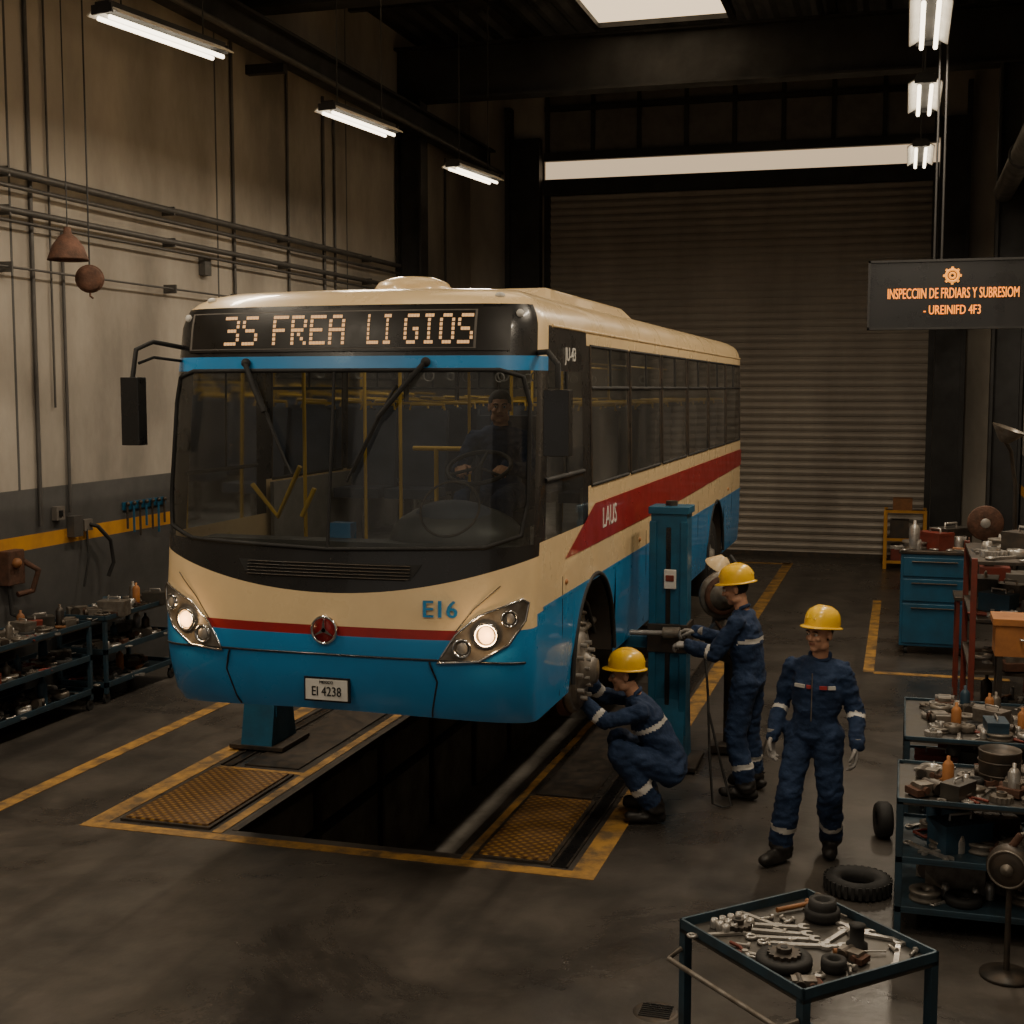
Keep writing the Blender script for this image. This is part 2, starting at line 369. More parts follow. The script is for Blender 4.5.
        me.transform(M); me.transform(Matrix.Translation(-V(loc))); link(me,'hand_'+s_.lower(),V(loc),e)
    mb=MB(); mb.M=M
    up=(J['head']-J['neck']).normalized(); fwd=sd.cross(up).normalized()*-1
    if fwd.dot(V((0,-1,0)))<0: fwd=-fwd
    mb.tube([J['neck']+up*.012+sd*math.cos(a)*.066-fwd*math.sin(a)*.060+up*(.012 if math.sin(a)>0 else -.012) for a in [2*pi*k/24 for k in range(24)]],.014,'navy',8,True)
    mb.done('collar',e)
    return e
XC=-3.425
J3=dict(pel=(.0,0,.94),chest=(.02,-.01,1.20),neck=(.03,-.0,1.405),head=(.035,-.035,1.565),
 shL=(.190,.0,1.320),shR=(-.155,-.0,1.328),elL=(.262,.06,1.06),wrL=(.310,-.09,.86),elR=(-.235,.05,1.06),wrR=(-.255,-.11,.86),
 hipL=(.10,0,.88),hipR=(-.095,0,.88),knL=(.120,-.03,.48),anL=(.075,.20,.10),knR=(-.12,-.15,.49),anR=(-.175,-.13,.10),toeL=(.15,-.1,.1),toeR=(-.25,-.36,.1))
person('mechanic',(-.52,8.98,0),-.22,J3,head=(-.40,.0),hands={'L':dict(n=(1,.3,0),d=(.05,-.2,-1),c=.5),'R':dict(n=(-1,.3,0),d=(-.0,-.25,-1),c=.5)},badge=True)
J2=dict(pel=(0,0,.94),chest=(0,-.03,1.21),neck=(0,-.06,1.41),head=(0,-.11,1.565),
 shL=(.185,-.06,1.335),shR=(-.185,-.06,1.335),elL=(.24,-.20,1.10),wrL=(.17,-.42,1.14),elR=(-.22,-.26,1.12),wrR=(-.12,-.44,1.20),
 hipL=(.095,0,.88),hipR=(-.095,0,.88),knL=(.13,-.06,.48),anL=(.16,.03,.10),knR=(-.12,-.02,.48),anR=(-.15,.02,.10),toeL=(.2,-.3,.1),toeR=(-.16,-.3,.1))
person('mechanic',(-1.11,10.36,0),math.radians(-98),J2,head=(.1,.25),hands={'L':dict(n=(.3,0,1),d=(-.2,-1,0),c=.8),'R':dict(n=(-.3,0,1),d=(.1,-1,0),c=.8)},scale=1.04)
J1=dict(pel=(0,.12,.40),chest=(0,-.06,.69),neck=(0,-.16,.88),head=(0,-.235,1.02),
 shL=(.185,-.12,.80),shR=(-.185,-.14,.81),elL=(.22,-.36,.74),wrL=(.12,-.58,.90),elR=(-.22,-.38,.82),wrR=(-.10,-.60,1.04),
 hipL=(.10,.10,.36),hipR=(-.10,.10,.36),knL=(.20,-.27,.52),anL=(.15,-.02,.10),knR=(-.20,-.27,.50),anR=(-.15,-.04,.10),toeL=(.2,-.3,.1),toeR=(-.2,-.3,.1))
person('mechanic',(-1.70,9.60,0),math.radians(-78),J1,head=(0,.1),hands={'L':dict(n=(.9,.2,.3),d=(-.2,-1,.4),c=.7),'R':dict(n=(-.9,.2,.3),d=(.2,-1,.3),c=.7)},scale=1.05)
JD=dict(pel=(0,.0,.52),chest=(0,.03,.80),neck=(0,.0,1.0),head=(0,-.03,1.14),
 shL=(.19,.0,.92),shR=(-.19,.0,.92),elL=(.26,-.16,.70),wrL=(.16,-.38,.74),elR=(-.26,-.16,.70),wrR=(-.16,-.38,.74),
 hipL=(.1,-.02,.50),hipR=(-.1,-.02,.50),knL=(.14,-.44,.50),anL=(.13,-.50,.11),knR=(-.14,-.44,.50),anR=(-.13,-.50,.11),toeL=(.13,-.9,.1),toeR=(-.13,-.9,.1))
person('bus_driver',(XC+.66,9.12,1.92),0,JD,head=(.3,.05),hat=False,stripes=False,hands={'L':dict(n=(.3,.3,1),d=(-.1,-1,-.1),c=.9,m='skin'),'R':dict(n=(-.3,.3,1),d=(.1,-1,-.1),c=.9,m='skin')})

# ================================================================= ROOM
XL,XR,YB,YF,ZC=-8.4,1.75,25.6,-5.,9.
PX0,PX1,PY0,PY1=-4.6,-2.84,8.42,17.5
mb=MB()
def fl(x0,x1,y0,y1): mb.bb(x0,x1,y0,y1,-.12,0,'floorc')
fl(XL-.3,PX0,YF,YB+.3); fl(PX1,XR+.3,YF,YB+.3); fl(PX0,PX1,YF,PY0); fl(PX0,PX1,PY1,YB+.3)
mb.done('floor')
mb=MB(); d=1.35
mb.bb(PX0-.1,PX0,PY0,PY1,-d,-.12,'pitwall'); mb.bb(PX1,PX1+.1,PY0,PY1,-d,-.12,'pitwall')
mb.bb(PX0-.1,PX1+.1,PY0-.1,PY0,-d,-.12,'pitwall'); mb.bb(PX0-.1,PX1+.1,PY1,PY1+.1,-d,-.12,'pitwall')
mb.bb(PX0-.1,PX1+.1,PY0-.1,PY1+.1,-d-.1,-d,'pitwall')
mb.bb(PX0,PX0+.05,PY0,PY1,-.06,.006,'darkmetal'); mb.bb(PX1-.05,PX1,PY0,PY1,-.06,.006,'darkmetal')
mb.bb(PX0+.0,PX0+.06,PY0,PY1,-.5,-.44,'rubber'); mb.bb(PX1-.06,PX1,PY0,PY1,-.5,-.44,'rubber')
for y in (9.8,11.2,12.6,14,15.4): mb.bb(PX0,PX0+.05,y,y+.06,-1.3,-.06,'darkmetal')
mb.done('inspection_pit')
mb=MB(); z0,z1=0.0005,.004
def pl(x0,x1,y0,y1,m='paintyel'): mb.bb(x0,x1,y0,y1,z0,z1,m)
pl(-6.64,-6.50,YF,20); pl(-5.73,-5.56,8.2,17.8); pl(-2.03,-1.86,8.2,24.6)
pl(-5.56,-2.03,8.2,8.32); pl(-4.72,-4.64,8.34,12.5); pl(-2.82,-2.76,8.34,12.5)
pl(-5.5,-4.72,9.82,9.88)
pl(-.36,-.24,15.3,20.6); pl(-.24,1.2,15.24,15.36); pl(-2.9,-1.9,24.4,24.55)
mb.done('floor_marking')
for (x0,x1) in ((-5.5,-4.76),(-2.74,-2.2)):
    mb=MB(); mb.bb(x0,x1,8.38,9.78,.0,.018,'darkmetal'); mb.bb(x0+.03,x1-.03,8.41,9.75,.018,.03,'tread')
    mb.done('tread_plate')
mb=MB()
for x0 in (-5.5,-2.19):
    w=.12; ya=9.9 if x0<-3 else 8.36
    mb.bb(x0,x0+w,ya,17.2,.0005,.006,'black')
    mb.bb(x0,x0+.015,ya,17.2,.002,.014,'darkmetal'); mb.bb(x0+w-.015,x0+w,ya,17.2,.002,.014,'darkmetal')
mb.bb(-5.3,-4.8,9.95,14.0,.0005,.012,'darkmetal')
mb.bb(-2.7,-2.25,9.85,14.0,.0005,.012,'darkmetal')
mb.done('guide_rail')
mb=MB(); mb.lathe([(.0,.006),(.10,.006),(.115,.004),(.12,0)],'darkmetal',c=(-1.14,6.5,0)); 
for i in range(-3,4): mb.bb(-1.14-.08,-1.14+.08,6.5+i*.022-.005,6.5+i*.022+.005,.006,.011,'black')
mb.done('floor_drain')
BANDS=((0,1.58,'wallgrey'),(1.58,1.73,'wallyel'),(1.73,2.19,'wallgrey'),(2.19,ZC+.2,'wallup'))
mb=MB()
for a,b,m in BANDS: mb.bb(XL-.25,XL,YF,YB+.3,a,b,m)
for y in (-1,3,7.1,11.2,15.3,19.4): mb.bb(XL,XL+.004,y,y+.03,2.19,ZC,'wallgrey')
mb.done('wall_left')
mb=MB()
for a,b,m in BANDS: mb.bb(XR,XR+.25,YF,YB+.3,a,b,m)
mb.done('wall_right')
mb=MB()
mb.bb(XL,-6.87,YB,YB+.3,0,ZC+.2,'wallup'); mb.bb(.52,XR,YB,YB+.3,0,ZC+.2,'wallup'); mb.bb(-6.87,.52,YB,YB+.3,7.7,ZC+.2,'panelgrey')
for i in range(9):
    x=-6.8+i*7.25/8; mb.bb(x-.04,x+.04,YB-.06,YB,7.75,8.9,'structure')
mb.bb(-6.85,.5,YB-.12,YB+.0,7.60,7.76,'structure'); mb.bb(-6.85,.5,YB-.1,YB,8.55,8.65,'structure')
mb.done('wall_back')
mb=MB(); mb.bb(-6.86,.51,YB+.05,YB+.1,7.26,7.70,'daywin')
mb.bb(-6.86,.51,YB+.02,YB+.05,7.24,7.27,'structure')
mb.done('window_1')
mb=MB(); rows=[];z=0;vs=[];p=.14
while z<6.95:
    for a,b in ((0,.0),(.02,.03),(.065,.048),(.11,.03),(.132,.0)): rows.append((z+a,b))
    z+=p
for z,b in rows: vs+=[(-6.8,YB+.1-b,z),(.45,YB+.1-b,z)]
mb.add(vs,[(2*i,2*i+1,2*i+3,2*i+2) for i in range(len(rows)-1)],'shutter')
mb.bb(-6.8,.45,YB+.02,YB+.08,0,.09,'darkmetal')
mb.bb(-6.86,.51,YB-.14,YB+.12,6.95,7.24,'structure')
for a,b in ((-6.865,-6.76),(.41,.515)): mb.bb(a,b,YB-.03,YB+.2,0,7,'structure')
mb.done('door_1')
def ibeam(mb,a,b,h,w,mat,up):
    a=V(a);b=V(b);d=(b-a);L=d.length;d.normalize();up=V(up);sd=d.cross(up)
    R=Matrix((d,sd,up)).transposed(); c=(a+b)/2
    mb.box(c,(L,.04,h),mat,R); mb.box(c+up*(h/2),(L,w,.04),mat,R); mb.box(c-up*(h/2),(L,w,.04),mat,R)
for (x,y,up) in ((XL+.26,21.6,(1,0,0)),(XR-.26,21.6,(1,0,0))):
    mb=MB(); ibeam(mb,(x,y,.02),(x,y,8.0),.42,.34,'structure',up); mb.box((x,y,.02),(.46,.5,.04),'structure'); mb.done('steel_column')
mb=MB(); mb.bb(-7.5,-6.87,YB-.4,YB-.16,0,8.0,'structure'); mb.bb(-7.55,-7.45,YB-.45,YB-.16,0,8.6,'structure'); mb.done('steel_column')
mb=MB(); mb.bb(.52,1.0,YB-.4,YB-.16,0,8.0,'structure'); mb.bb(.96,1.04,YB-.45,YB-.16,0,8.6,'structure'); mb.done('steel_column')
mb=MB()
nx=120; vs=[]
for i in range(nx+1):
    x=XL-.2+(XR-XL+.4)*i/nx; z=ZC+.2+(.06 if (i//2)%2 else 0); vs+=[(x,YF,z),(x,YB+.3,z)]
fs=[(2*i,2*i+2,2*i+3,2*i+1) for i in range(nx)]
mb.add(vs,fs,'ceil'); 
mb.done('ceiling')
for y in (4.6,10.2,15.9,21.6):
    mb=MB(); ibeam(mb,(XL+.02,y,8.45),(XR-.02,y,8.45),.85,.36,'structure',(0,0,1)); mb.done('roof_girder')
mb=MB()
for y in (-2,0,2,6.4,8.2,12,14,17.8,19.6,23.2,24.6): mb.bb(XL,XR,y-.05,y+.05,9.0,9.18,'structure')
for x in (-6.2,-1.2): mb.bb(x-.07,x+.07,YF,YB,8.92,9.05,'structure')
mb.done('roof_purlin')
for i,(y0,y1) in enumerate(((-3.2,-.6),(5.6,9.4),(11.4,15.2),(18.0,21.2))):  # only the far skylight is in view; the rest are added for soft top light
    mb=MB(); mb.bb(-4.8,-2.75,y0,y1,8.98,8.995,'skyl')
    for x in (-4.90,-2.75): mb.bb(x,x+.10,y0,y1,8.90,9.0,'structure')
    for y in (y0-.08,y1): mb.bb(-4.90,-2.65,y,y+.08,8.90,9.0,'structure')
    mb.done('window_%d'%(i+2))
mb=MB(); ibeam(mb,(-7.85,YF,7.6),(-7.85,YB-.5,7.6),.34,.26,'structure',(0,0,1))
for y in (0,5.4,10.8,16.2): mb.bb(XL,-7.85,y-.06,y+.06,7.3,7.42,'structure')
mb.tube([(-7.60,YF,7.35),(-7.60,YB-.5,7.35)],.04,'conduit')
mb.done('crane_rail')
mb=MB()
for z,r,x in ((5.26,.040,.14),(5.13,.022,.14),(4.90,.034,.15),(4.80,.016,.14),(4.36,.012,.13)):
    mb.tube([(XL+x,YF,z),(XL+x,21.3,z)],r,'conduit')
for y in range(-4,21,3):
    for z in (5.26,4.90,4.36): mb.bb(XL+.005,XL+.17,y-.012,y+.012,z-.05,z+.05,'conduit')
mb.done('pipe_run')
mb=MB()
for y,za,zb,r in ((11.5,1.8,8,.022),(11.8,3.0,8,.012),(12.0,1.9,4.8,.018),(15.7,4.4,8,.022),(17.3,4.4,8,.02),(18.5,4.4,7.5,.025),(18.9,4.4,7.5,.02),(24.0,2.2,7.5,.02)):
    mb.tube([(XL+.03,y,za),(XL+.03,y,zb)],r,'conduit')
for y,z in ((12.05,1.75),(15.7,4.3),(14.9,4.7)): mb.bb(XL+.002,XL+.09,y-.08,y+.08,z-.11,z+.11,'conduit')
mb.done('wall_conduit')
mb=MB(); mb.tube([(1.35,YF,6.1),(1.35,21.3,6.1)],.15,'conduit',12)
for y in (0,6,12,18): mb.torus((1.35,y,6.1),.155,.02,'structure',(0,1,0)); mb.bb(1.33,1.37,y-.02,y+.02,6.2,8.9,'structure')
mb.done('ventilation_duct')

def fixture(x,y0,y1,dx=0,en=84):
    e=empty('tube_light',((x+dx/2),(y0+y1)/2,6.0))
    mb=MB(); a=V((x,y0,6.0)); b=V((x+dx,y1,6.0)); d=(b-a).normalized(); sd=V((d.y,-d.x,0))
    R=Matrix((sd,d,V((0,0,1)))).transposed(); c=(a+b)/2; L=(b-a).length
    mb.box(c+V((0,0,.09)),(.14,L,.06),'structure',R)
    for k in (-1,1):
        mb.box(c+sd*(k*.11)+V((0,0,.05)),(.10,L,.012),'whitep',R@Matrix.Rotation(k*.5,3,'Y'))
    mb.box(a+V((0,0,.06)),(.20,.02,.07),'structure',R); mb.box(b+V((0,0,.06)),(.20,.02,.07),'structure',R)
    for t in (.15,.85):
        q=a.lerp(b,t); mb.cyl(q+V((0,0,.1)),V((q.x,q.y,8.95)),.006,'structure',seg=6)
    mb.done('housing',e)
    mb=MB()
    for k in (-1,1): mb.cyl(a+sd*(k*.055)+d*.02,b+sd*(k*.055)-d*.02,.018,'tube',seg=10)
    mb.done('tubes',e)
    l=bpy.data.lights.new('lamp','AREA'); l.shape='RECTANGLE'; l.size=.22; l.size_y=L; l.energy=en; l.color=(1,.84,.63)
    o=bpy.data.objects.new('lamp',l); bpy.context.scene.collection.objects.link(o); o.parent=e
    o.location=c-e.location+V((0,0,-.05)); o.rotation_euler=(0,0,math.atan2(-d.x,d.y))
for y in (1.8,5.4,9.05): fixture(-5.90,y,y+1.38,.23)  # those before the last are unseen, added to fill the bus front
fixture(-5.72,12.75,14.1,.16); fixture(-5.62,16.4,17.7,.15,84)
for y in (3.4,6.9,10.4,13.2): fixture(.12,y,y+1.4,0)  # nearer ones are out of view, added as front fill light
fixture(.12,16.6,18.0,0,96)

e=empty('hanging_sign',(.45,12,3.7)); mb=MB()
mb.bb(-.30,1.20,11.97,12.03,3.72,4.27,'black')
for a in ((-.32,1.22,11.95,12.05,4.27,4.29),(-.32,1.22,11.95,12.05,3.70,3.72),(-.32,-.30,11.95,12.05,3.70,4.29),(1.20,1.22,11.95,12.05,3.70,4.29)): mb.bb(*a,'structure')
for x in (.22,.28,.95): mb.cyl((x,12,4.28),(x,12,8.9),.010,'structure',seg=6)
mb.done('board',e)
mb=MB()
for o_ in (0,.003):
    text(mb,'INSPECCIIN DE FRDIARS Y SUBRESIOM',.125,'ledorange',Matrix.Translation((.375+o_,11.965,4.00))@FACE.to_4x4(),sx=.50)
    text(mb,'- UREINIFD 4F3',.11,'ledorange',Matrix.Translation((.375+o_,11.965,3.86))@FACE.to_4x4(),sx=.64)
cx_=.37
mb.torus((cx_,11.965,4.15),.05,.012,'ledorange',(0,1,0)); mb.torus((cx_,11.965,4.15),.022,.009,'ledorange',(0,1,0))
for k in range(8):
    a=k*pi/4; mb.box((cx_+.065*math.cos(a),11.965,4.15+.065*math.sin(a)),(.02,.01,.02),'ledorange',Matrix.Rotation(-a,3,'Y'))
mb.done('lettering',e)

# ================================================================= BUS
Wt=[(1.08,1.235),(1.3,1.268),(1.5,1.275),(2.4,1.275),(3.3,1.26),(3.6,1.25),(3.70,1.225),(3.78,1.15),(3.83,1.01),(3.86,.6)]
Yt=[(1.08,7.68),(1.2,7.58),(1.5,7.50),(1.95,7.52),(2.2,7.56),(3.31,7.70),(3.6,7.75),(3.73,7.79),(3.80,7.89),(3.84,8.06),(3.86,8.4)]
def Wz(z): return interp(Wt,z)
def fy(t,z): 
    t=min(1,abs(t)); return interp(Yt,z)+.30*(1-(1-t**3)**(1/3))+.05*t*t
def fp(xr,z,off=0.):
    w=Wz(z); t=max(-1,min(1,xr/w)); y=fy(t,z); h=.01
    t2=max(-1,min(.9999,t+h)); t1=max(-.9999,t-h)
    dy=(fy(t2,z)-fy(t1,z))/((t2-t1)*w); n=V((dy,-1,0)).normalized()
    return V((XC+xr,y,z))+n*off
bus=empty('city_bus',(XC,13.0,1.1))
SEAM=2.16; A0,A1=8.78,10.22
rows=[(1.17,-.07),(1.24,-.05),(1.40,0),(1.55,0),(1.665,0),(1.725,0),(1.80,0),(1.93,.23),(2.07,.13),(2.20,.04),(2.50,0),(2.8,0),(3.1,0),(3.31,0),(3.40,0),(3.50,0),(3.60,0),(3.67,0),(3.72,0),(3.76,0),(3.80,0),(3.83,0),(3.85,0),(3.86,0)]
NF=44; ts=[math.sin(-pi/2+pi*i/NF) for i in range(NF+1)]
B=[9.3,10.75,12.25,13.8,15.35,16.9,18.45]
side=[('f',.10),('y',A0),('y',9.09)]
for b in B:
    side+=[('y',b-.05),('y',b+.05)]
    if b==9.3: side+=[('y',A1)]
YR=18.8
def ring(z,sm):
    w=Wz(z+0); P=[]; 
    for t in ts: zz=z+sm*t*t; P.append((XC+t*w,fy(t,zz),zz))
    zz=z+sm; ys=fy(1,zz); sc=[]
    inset=interp(Yt,zz)-7.5 if zz>3.6 else 0
    yr=YR-max(0,inset-.1)*.6
    for i,(k,a) in enumerate(side):
        y=ys+(9.25-ys)*a if k=='f' else a
        sc.append(max(min(y,yr-.25),ys+.01*(i+1)))
    R=[(XC+w,y,zz) for y in sc]
    re=[]
    for i in range(1,12):
        a=pi/2-pi*i/12; t=math.sin(a); re.append((XC+t*w,yr-.25*(1-(1-abs(t)**3)**(1/3)),zz))
    L=[(XC-w,y,zz) for y in reversed(sc)]
    return P+R+re+L
mb=MB(); RG=[ring(*r) for r in rows]; n=len(RG[0]); ns=len(side)
vs=[p for R in RG for p in R]
iR=NF+1; iRe=iR+ns; iL=iRe+11
def colY(k):
    if NF<=k<NF+ns: return k-NF
    if k>=iL and k<n: return (n-1-k)
    return None
F={}
def put(m,f): F.setdefault(m,[]).append(f)
for i in range(len(rows)-1):
    for k in range(n):
        q=(i*n+k,i*n+(k+1)%n,(i+1)*n+(k+1)%n,(i+1)*n+k)
        if k<NF:
            t=(ts[k]+ts[k+1])/2
            if i<4: m='busblue'
            elif i<5: m='busred' if abs(t)<.84 else 'busblue'
            elif i<7: m='cream'
            elif i<9: m='black'
            elif i<13: m='glass' if abs(t)<.985 else 'black'
            elif i<14: m='busblue'
            elif i<18: m='black' if abs(t)<.985 else 'cream'
            else: m='cream'
            put(m,q); continue
        c=colY(k)
        if c is not None:
            isglass=False
            if i<7 and c in (2,3,4,5,14): continue
            if c<=3:
                if c in (1,2) and 9<=i<13: isglass=True
                m='busblue' if i<6 else ('black' if (9<=i<16) else 'cream')
                if c==0 and i>=14: m='cream'
                if c==0 and i==13: m='busblue'
            else:
                m='busblue' if i<6 else ('black' if 10<=i<15 else 'cream')
                if (c in (5,6) or (c>=8 and c%2==0)) and 10<=i<15: isglass=True
            put('sg' if isglass else m,q)
        else:
            m='busblue' if i<6 else ('black' if 10<=i<15 else 'cream')
            put(m,q)
put('cream',tuple((len(rows)-1)*n+k for k in range(n)))
for m,fs in F.items():
    if m in ('glass','sg'): continue
    used=sorted({a for f in fs for a in f}); mp={a:i for i,a in enumerate(used)}
    mb.add([vs[a] for a in used],[tuple(mp[a] for a in f) for f in fs],m,True)
for (y0,y1) in ((A0,A1),(15.40,16.85)):
    yc=(y0+y1)/2; Rr=.685; zc=1.15
    for sgn in (-1,1):
        N_=40
        def az(y):
            d=abs(y-yc); return zc+math.sqrt(max(0,Rr*Rr-d*d)) if d<Rr else 1.10
        for a in range(N_):
            ya=y0+(y1-y0)*a/N_; yb=y0+(y1-y0)*(a+1)/N_; za,zb=az(ya),az(yb)
            def quad(p,q,r,s_,m): mb.add([(XC+sgn*Wz(z),y,z) for y,z in (p,q,r,s_)],[(0,1,2,3) if sgn>0 else (3,2,1,0)],m)
            quad((ya,min(za,1.8)),(yb,min(zb,1.8)),(yb,1.8),(ya,1.8),'busblue')
            quad((ya,max(za,1.8)),(yb,max(zb,1.8)),(yb,SEAM),(ya,SEAM),'cream')
        mb.tube([(XC+sgn*(Wz(1.3)+.005),yc+Rr*math.cos(pi*a/24),zc+Rr*math.sin(pi*a/24)) for a in range(25)],.018,'rubber',6)
        # upper half liner of the wheel well
        P=[]
        for a in range(25):
            for xx in (1.25,.68): P.append((XC+sgn*xx,yc+Rr*math.cos(pi*a/24),zc-.02+Rr*math.sin(pi*a/24)))
        mb.add(P,[(2*a,2*a+1,2*a+3,2*a+2) for a in range(24)],'underbody',True)
mb.done('body_shell',bus)
mb=MB()
for key,mt in (('glass','wglass'),('sg','sglass')):
    fs=F[key]; used=sorted({a for f in fs for a in f}); mp={a:i for i,a in enumerate(used)}
    mb.add([vs[a] for a in used],[tuple(mp[a] for a in f) for f in fs],mt,True)
mb.done('window_glass',bus)
def patch(mb,poly,mat,off,nx=24,nz=4):
    xs=[p[0] for p in poly]; x0,x1=min(xs),max(xs); cols=[]
    for i in range(nx+1):
        x=x0+(x1-x0)*i/nx; x_=min(max(x,x0+1e-4),x1-1e-4); zz=[]
        for a,b in zip(poly,poly[1:]+poly[:1]):
            if (a[0]-x_)*(b[0]-x_)<=0 and abs(a[0]-b[0])>1e-9: zz.append(a[1]+(b[1]-a[1])*(x_-a[0])/(b[0]-a[0]))
        lo,hi=min(zz),max(zz); cols.append([fp(x,lo+(hi-lo)*j/nz,off) for j in range(nz+1)])
    V_=[p for c in cols for p in c]; m=nz+1
    mb.add(V_,[(i*m+j,(i+1)*m+j,(i+1)*m+j+1,i*m+j+1) for i in range(nx) for j in range(nz)],mat,True)
def ftube(mb,pts,r,mat,off=.005,closed=False,sub=8):
    P=[]; L=list(pts)+([pts[0]] if closed else [])
    for a,b in zip(L,L[1:]):
        for k in range(sub): P.append(fp(a[0]+(b[0]-a[0])*k/sub,a[1]+(b[1]-a[1])*k/sub,off))
    if not closed: P.append(fp(*L[-1],off))
    mb.tube(P,r,mat,6,closed)
mb=MB()
ftube(mb,[(-1.2,2.30),(-1.23,2.5),(-1.22,3.1),(-1.18,3.27),(-1.05,3.31),(1.05,3.31),(1.18,3.27),(1.22,3.1),(1.23,2.5),(1.2,2.30),(1.0,2.23),(0,2.20),(-1.0,2.23)],.014,'rubber',.004,True)
ftube(mb,[(0,2.2),(0,3.31)],.011,'rubber',.004)
patch(mb,[(-.55,2.02),(.55,2.02),(.62,2.12),(-.62,2.12)],'rubber',.006)
for k in range(5): ftube(mb,[(-.55,2.03+k*.02),(.55,2.03+k*.02)],.004,'darkmetal',.012)
ftube(mb,[(-1.24,1.52),(-.8,1.54),(0,1.545),(.8,1.54),(1.24,1.52)],.007,'black',.0)
for s_ in (-1,1): 
    ftube(mb,[(s_*.68,1.53),(s_*.72,1.40),(s_*.66,1.16)],.006,'black',.0)
    ftube(mb,[(s_*.84,1.72),(s_*.95,1.86),(s_*1.1,2.0)],.003,'black',.0)
for s_ in (-1,1):
    H=[(.73,1.525),(.84,1.70),(.98,1.82),(1.22,1.915),(1.25,1.89),(1.235,1.78),(1.15,1.64),(.98,1.54)]
    H=[(s_*a,b) for a,b in H]
    patch(mb,H,'hubmetal',.004); ftube(mb,H,.008,'chrome',.006,True,4)
    for (x,z,r,mt) in ((1.02,1.70,.066,'headlamp'),(.88,1.62,.05,'steel'),(1.15,1.80,.045,'steel')):
        p=fp(s_*x,z,.005); q=fp(s_*x,z,.03); 
        mb.lathe([(r*1.15,-.01),(r*1.2,.02),(r,.022),(r*.9,.008)],'chrome',c=p,axis=q-p,seg=20)
        mb.sph(p,r*.85 if mt!='headlamp' else r*.84,mt,(1,.35,1),seg=14,rg=8)
    l=bpy.data.lights.new('headlight_bulb','POINT'); l.energy=1.6; l.color=(1,.62,.28); l.shadow_soft_size=.03
    o=bpy.data.objects.new('headlight_bulb',l); bpy.context.scene.collection.objects.link(o); o.parent=bus; o.location=fp(s_*1.02,1.70,.09)-bus.location
c=fp(0,1.70,.02); mb.torus(c,.083,.009,'chrome',(0,1,0))
mb.lathe([(.0,0),(.08,0),(.08,.02)],'busred',c=c+V((0,.012,0)),axis=(0,1,0))
for k in range(3):
    a=pi/2+k*2*pi/3; mb.prism([(math.cos(a)*.08,math.sin(a)*.08),(math.cos(a+2.1)*.016,math.sin(a+2.1)*.016),(math.cos(a-2.1)*.016,math.sin(a-2.1)*.016)],.012,'chrome',FACE,c+V((0,-.004,0)))
pc=fp(0,1.315,.02); mb.box(pc,(.31,.02,.155),'black'); mb.box(pc+V((0,-.012,0)),(.285,.01,.13),'whitep')
text(mb,'EI 4238',.085,'black',Matrix.Translation(pc+V((0,-.019,-.012)))@FACE.to_4x4(),sx=.8)
text(mb,'MEXICO',.025,'black',Matrix.Translation(pc+V((0,-.019,.048)))@FACE.to_4x4())
Rt=Matrix.Rotation(.16,4,'Z')
for o_ in (0,.006): text(mb,'E16',.15,'busblue',Matrix.Translation(fp(.74+o_,1.85,.006))@Rt@FACE.to_4x4(),sx=1.0,ext=.006)
patch(mb,[(-1.1,3.43),(1.1,3.43),(1.1,3.70),(-1.1,3.70)],'ledpanel',.010,30,4)
patch(mb,[(-1.09,3.445),(.90,3.445),(.90,3.685),(-1.09,3.685)],'panelgrey',.012,30,4)
patch(mb,[(-1.07,3.452),(.885,3.452),(.885,3.678),(-1.07,3.678)],'ledpanel',.014,30,4)
FT={'3':'11110000010000101110000010000111110','S':'01111100001000001110000010000111110','F':'11111100001000011110100001000010000','R':'11110100011000111110101001001010001',
'E':'11111100001000011110100001000011111','A':'01110100011000111111100011000110001','L':'10000100001000010000100001000011111','I':'01110001000010000100001000010001110','G':'01111100001000010011100011000101110','O':'01110100011000110001100011000101110'}
def led(s,x0,x1):
    nc=len(s)*6-1; px=(x1-x0)/nc; pz=.0275
    for ci,ch in enumerate(s):
        for r in range(7):
            for c_ in range(5):
                if FT[ch][r*5+c_]=='1':
                    x=x0+(ci*6+c_+.5)*px; z=3.662-(r+.5)*pz
                    patch(mb,[(x-px*.47,z-pz*.36),(x+px*.47,z-pz*.36),(x+px*.47,z+pz*.36),(x-px*.47,z+pz*.36)],'led',.018,1,1)
led('3S',-.80,-.55); led('FREA',-.44,.06); led('LI',.21,.38); led('GIOS',.45,.88)
for s_ in (-1,1):
    p=fp(s_*1.14,3.66,.01); mb.lathe([(.0,.012),(.02,.01),(.026,0)],'whitep',c=p,axis=(0,-1,0),seg=12)
    p=fp(s_*1.0,3.775,.0); mb.sph(p,.026,'whitep',(1.3,1,.8))
mb.done('front_fittings',bus)
mb=MB()
def wp(a,b,r,o1=.05,o2=.05): mb.tube([fp(*a,o1),fp((a[0]+b[0])/2,(a[1]+b[1])/2,(o1+o2)/2+.01),fp(*b,o2)],r,'rubber',6)
for pts in (((-.62,3.36),(-.45,3.05),(-.24,2.66)),((.60,3.36),(.32,3.02),(.13,2.62))):
    wp(pts[0],pts[1],.018,.03,.06); wp(pts[1],pts[2],.008)
    q=pts[1]; sx=1 if pts[0][0]<0 else -1
    wp((q[0]-sx*.10,q[1]+.20),(q[0]+sx*.16,q[1]-.34),.011,.025,.025)
    mb.sph(fp(*pts[0],.02),.030,'rubber')
mb.done('wipers',bus)
mb=MB()
mb.tube([fp(-1.2,3.47,.0),(XC-1.27,7.68,3.50),(XC-1.36,7.62,3.45),(XC-1.38,7.60,3.26)],.016,'rubber')
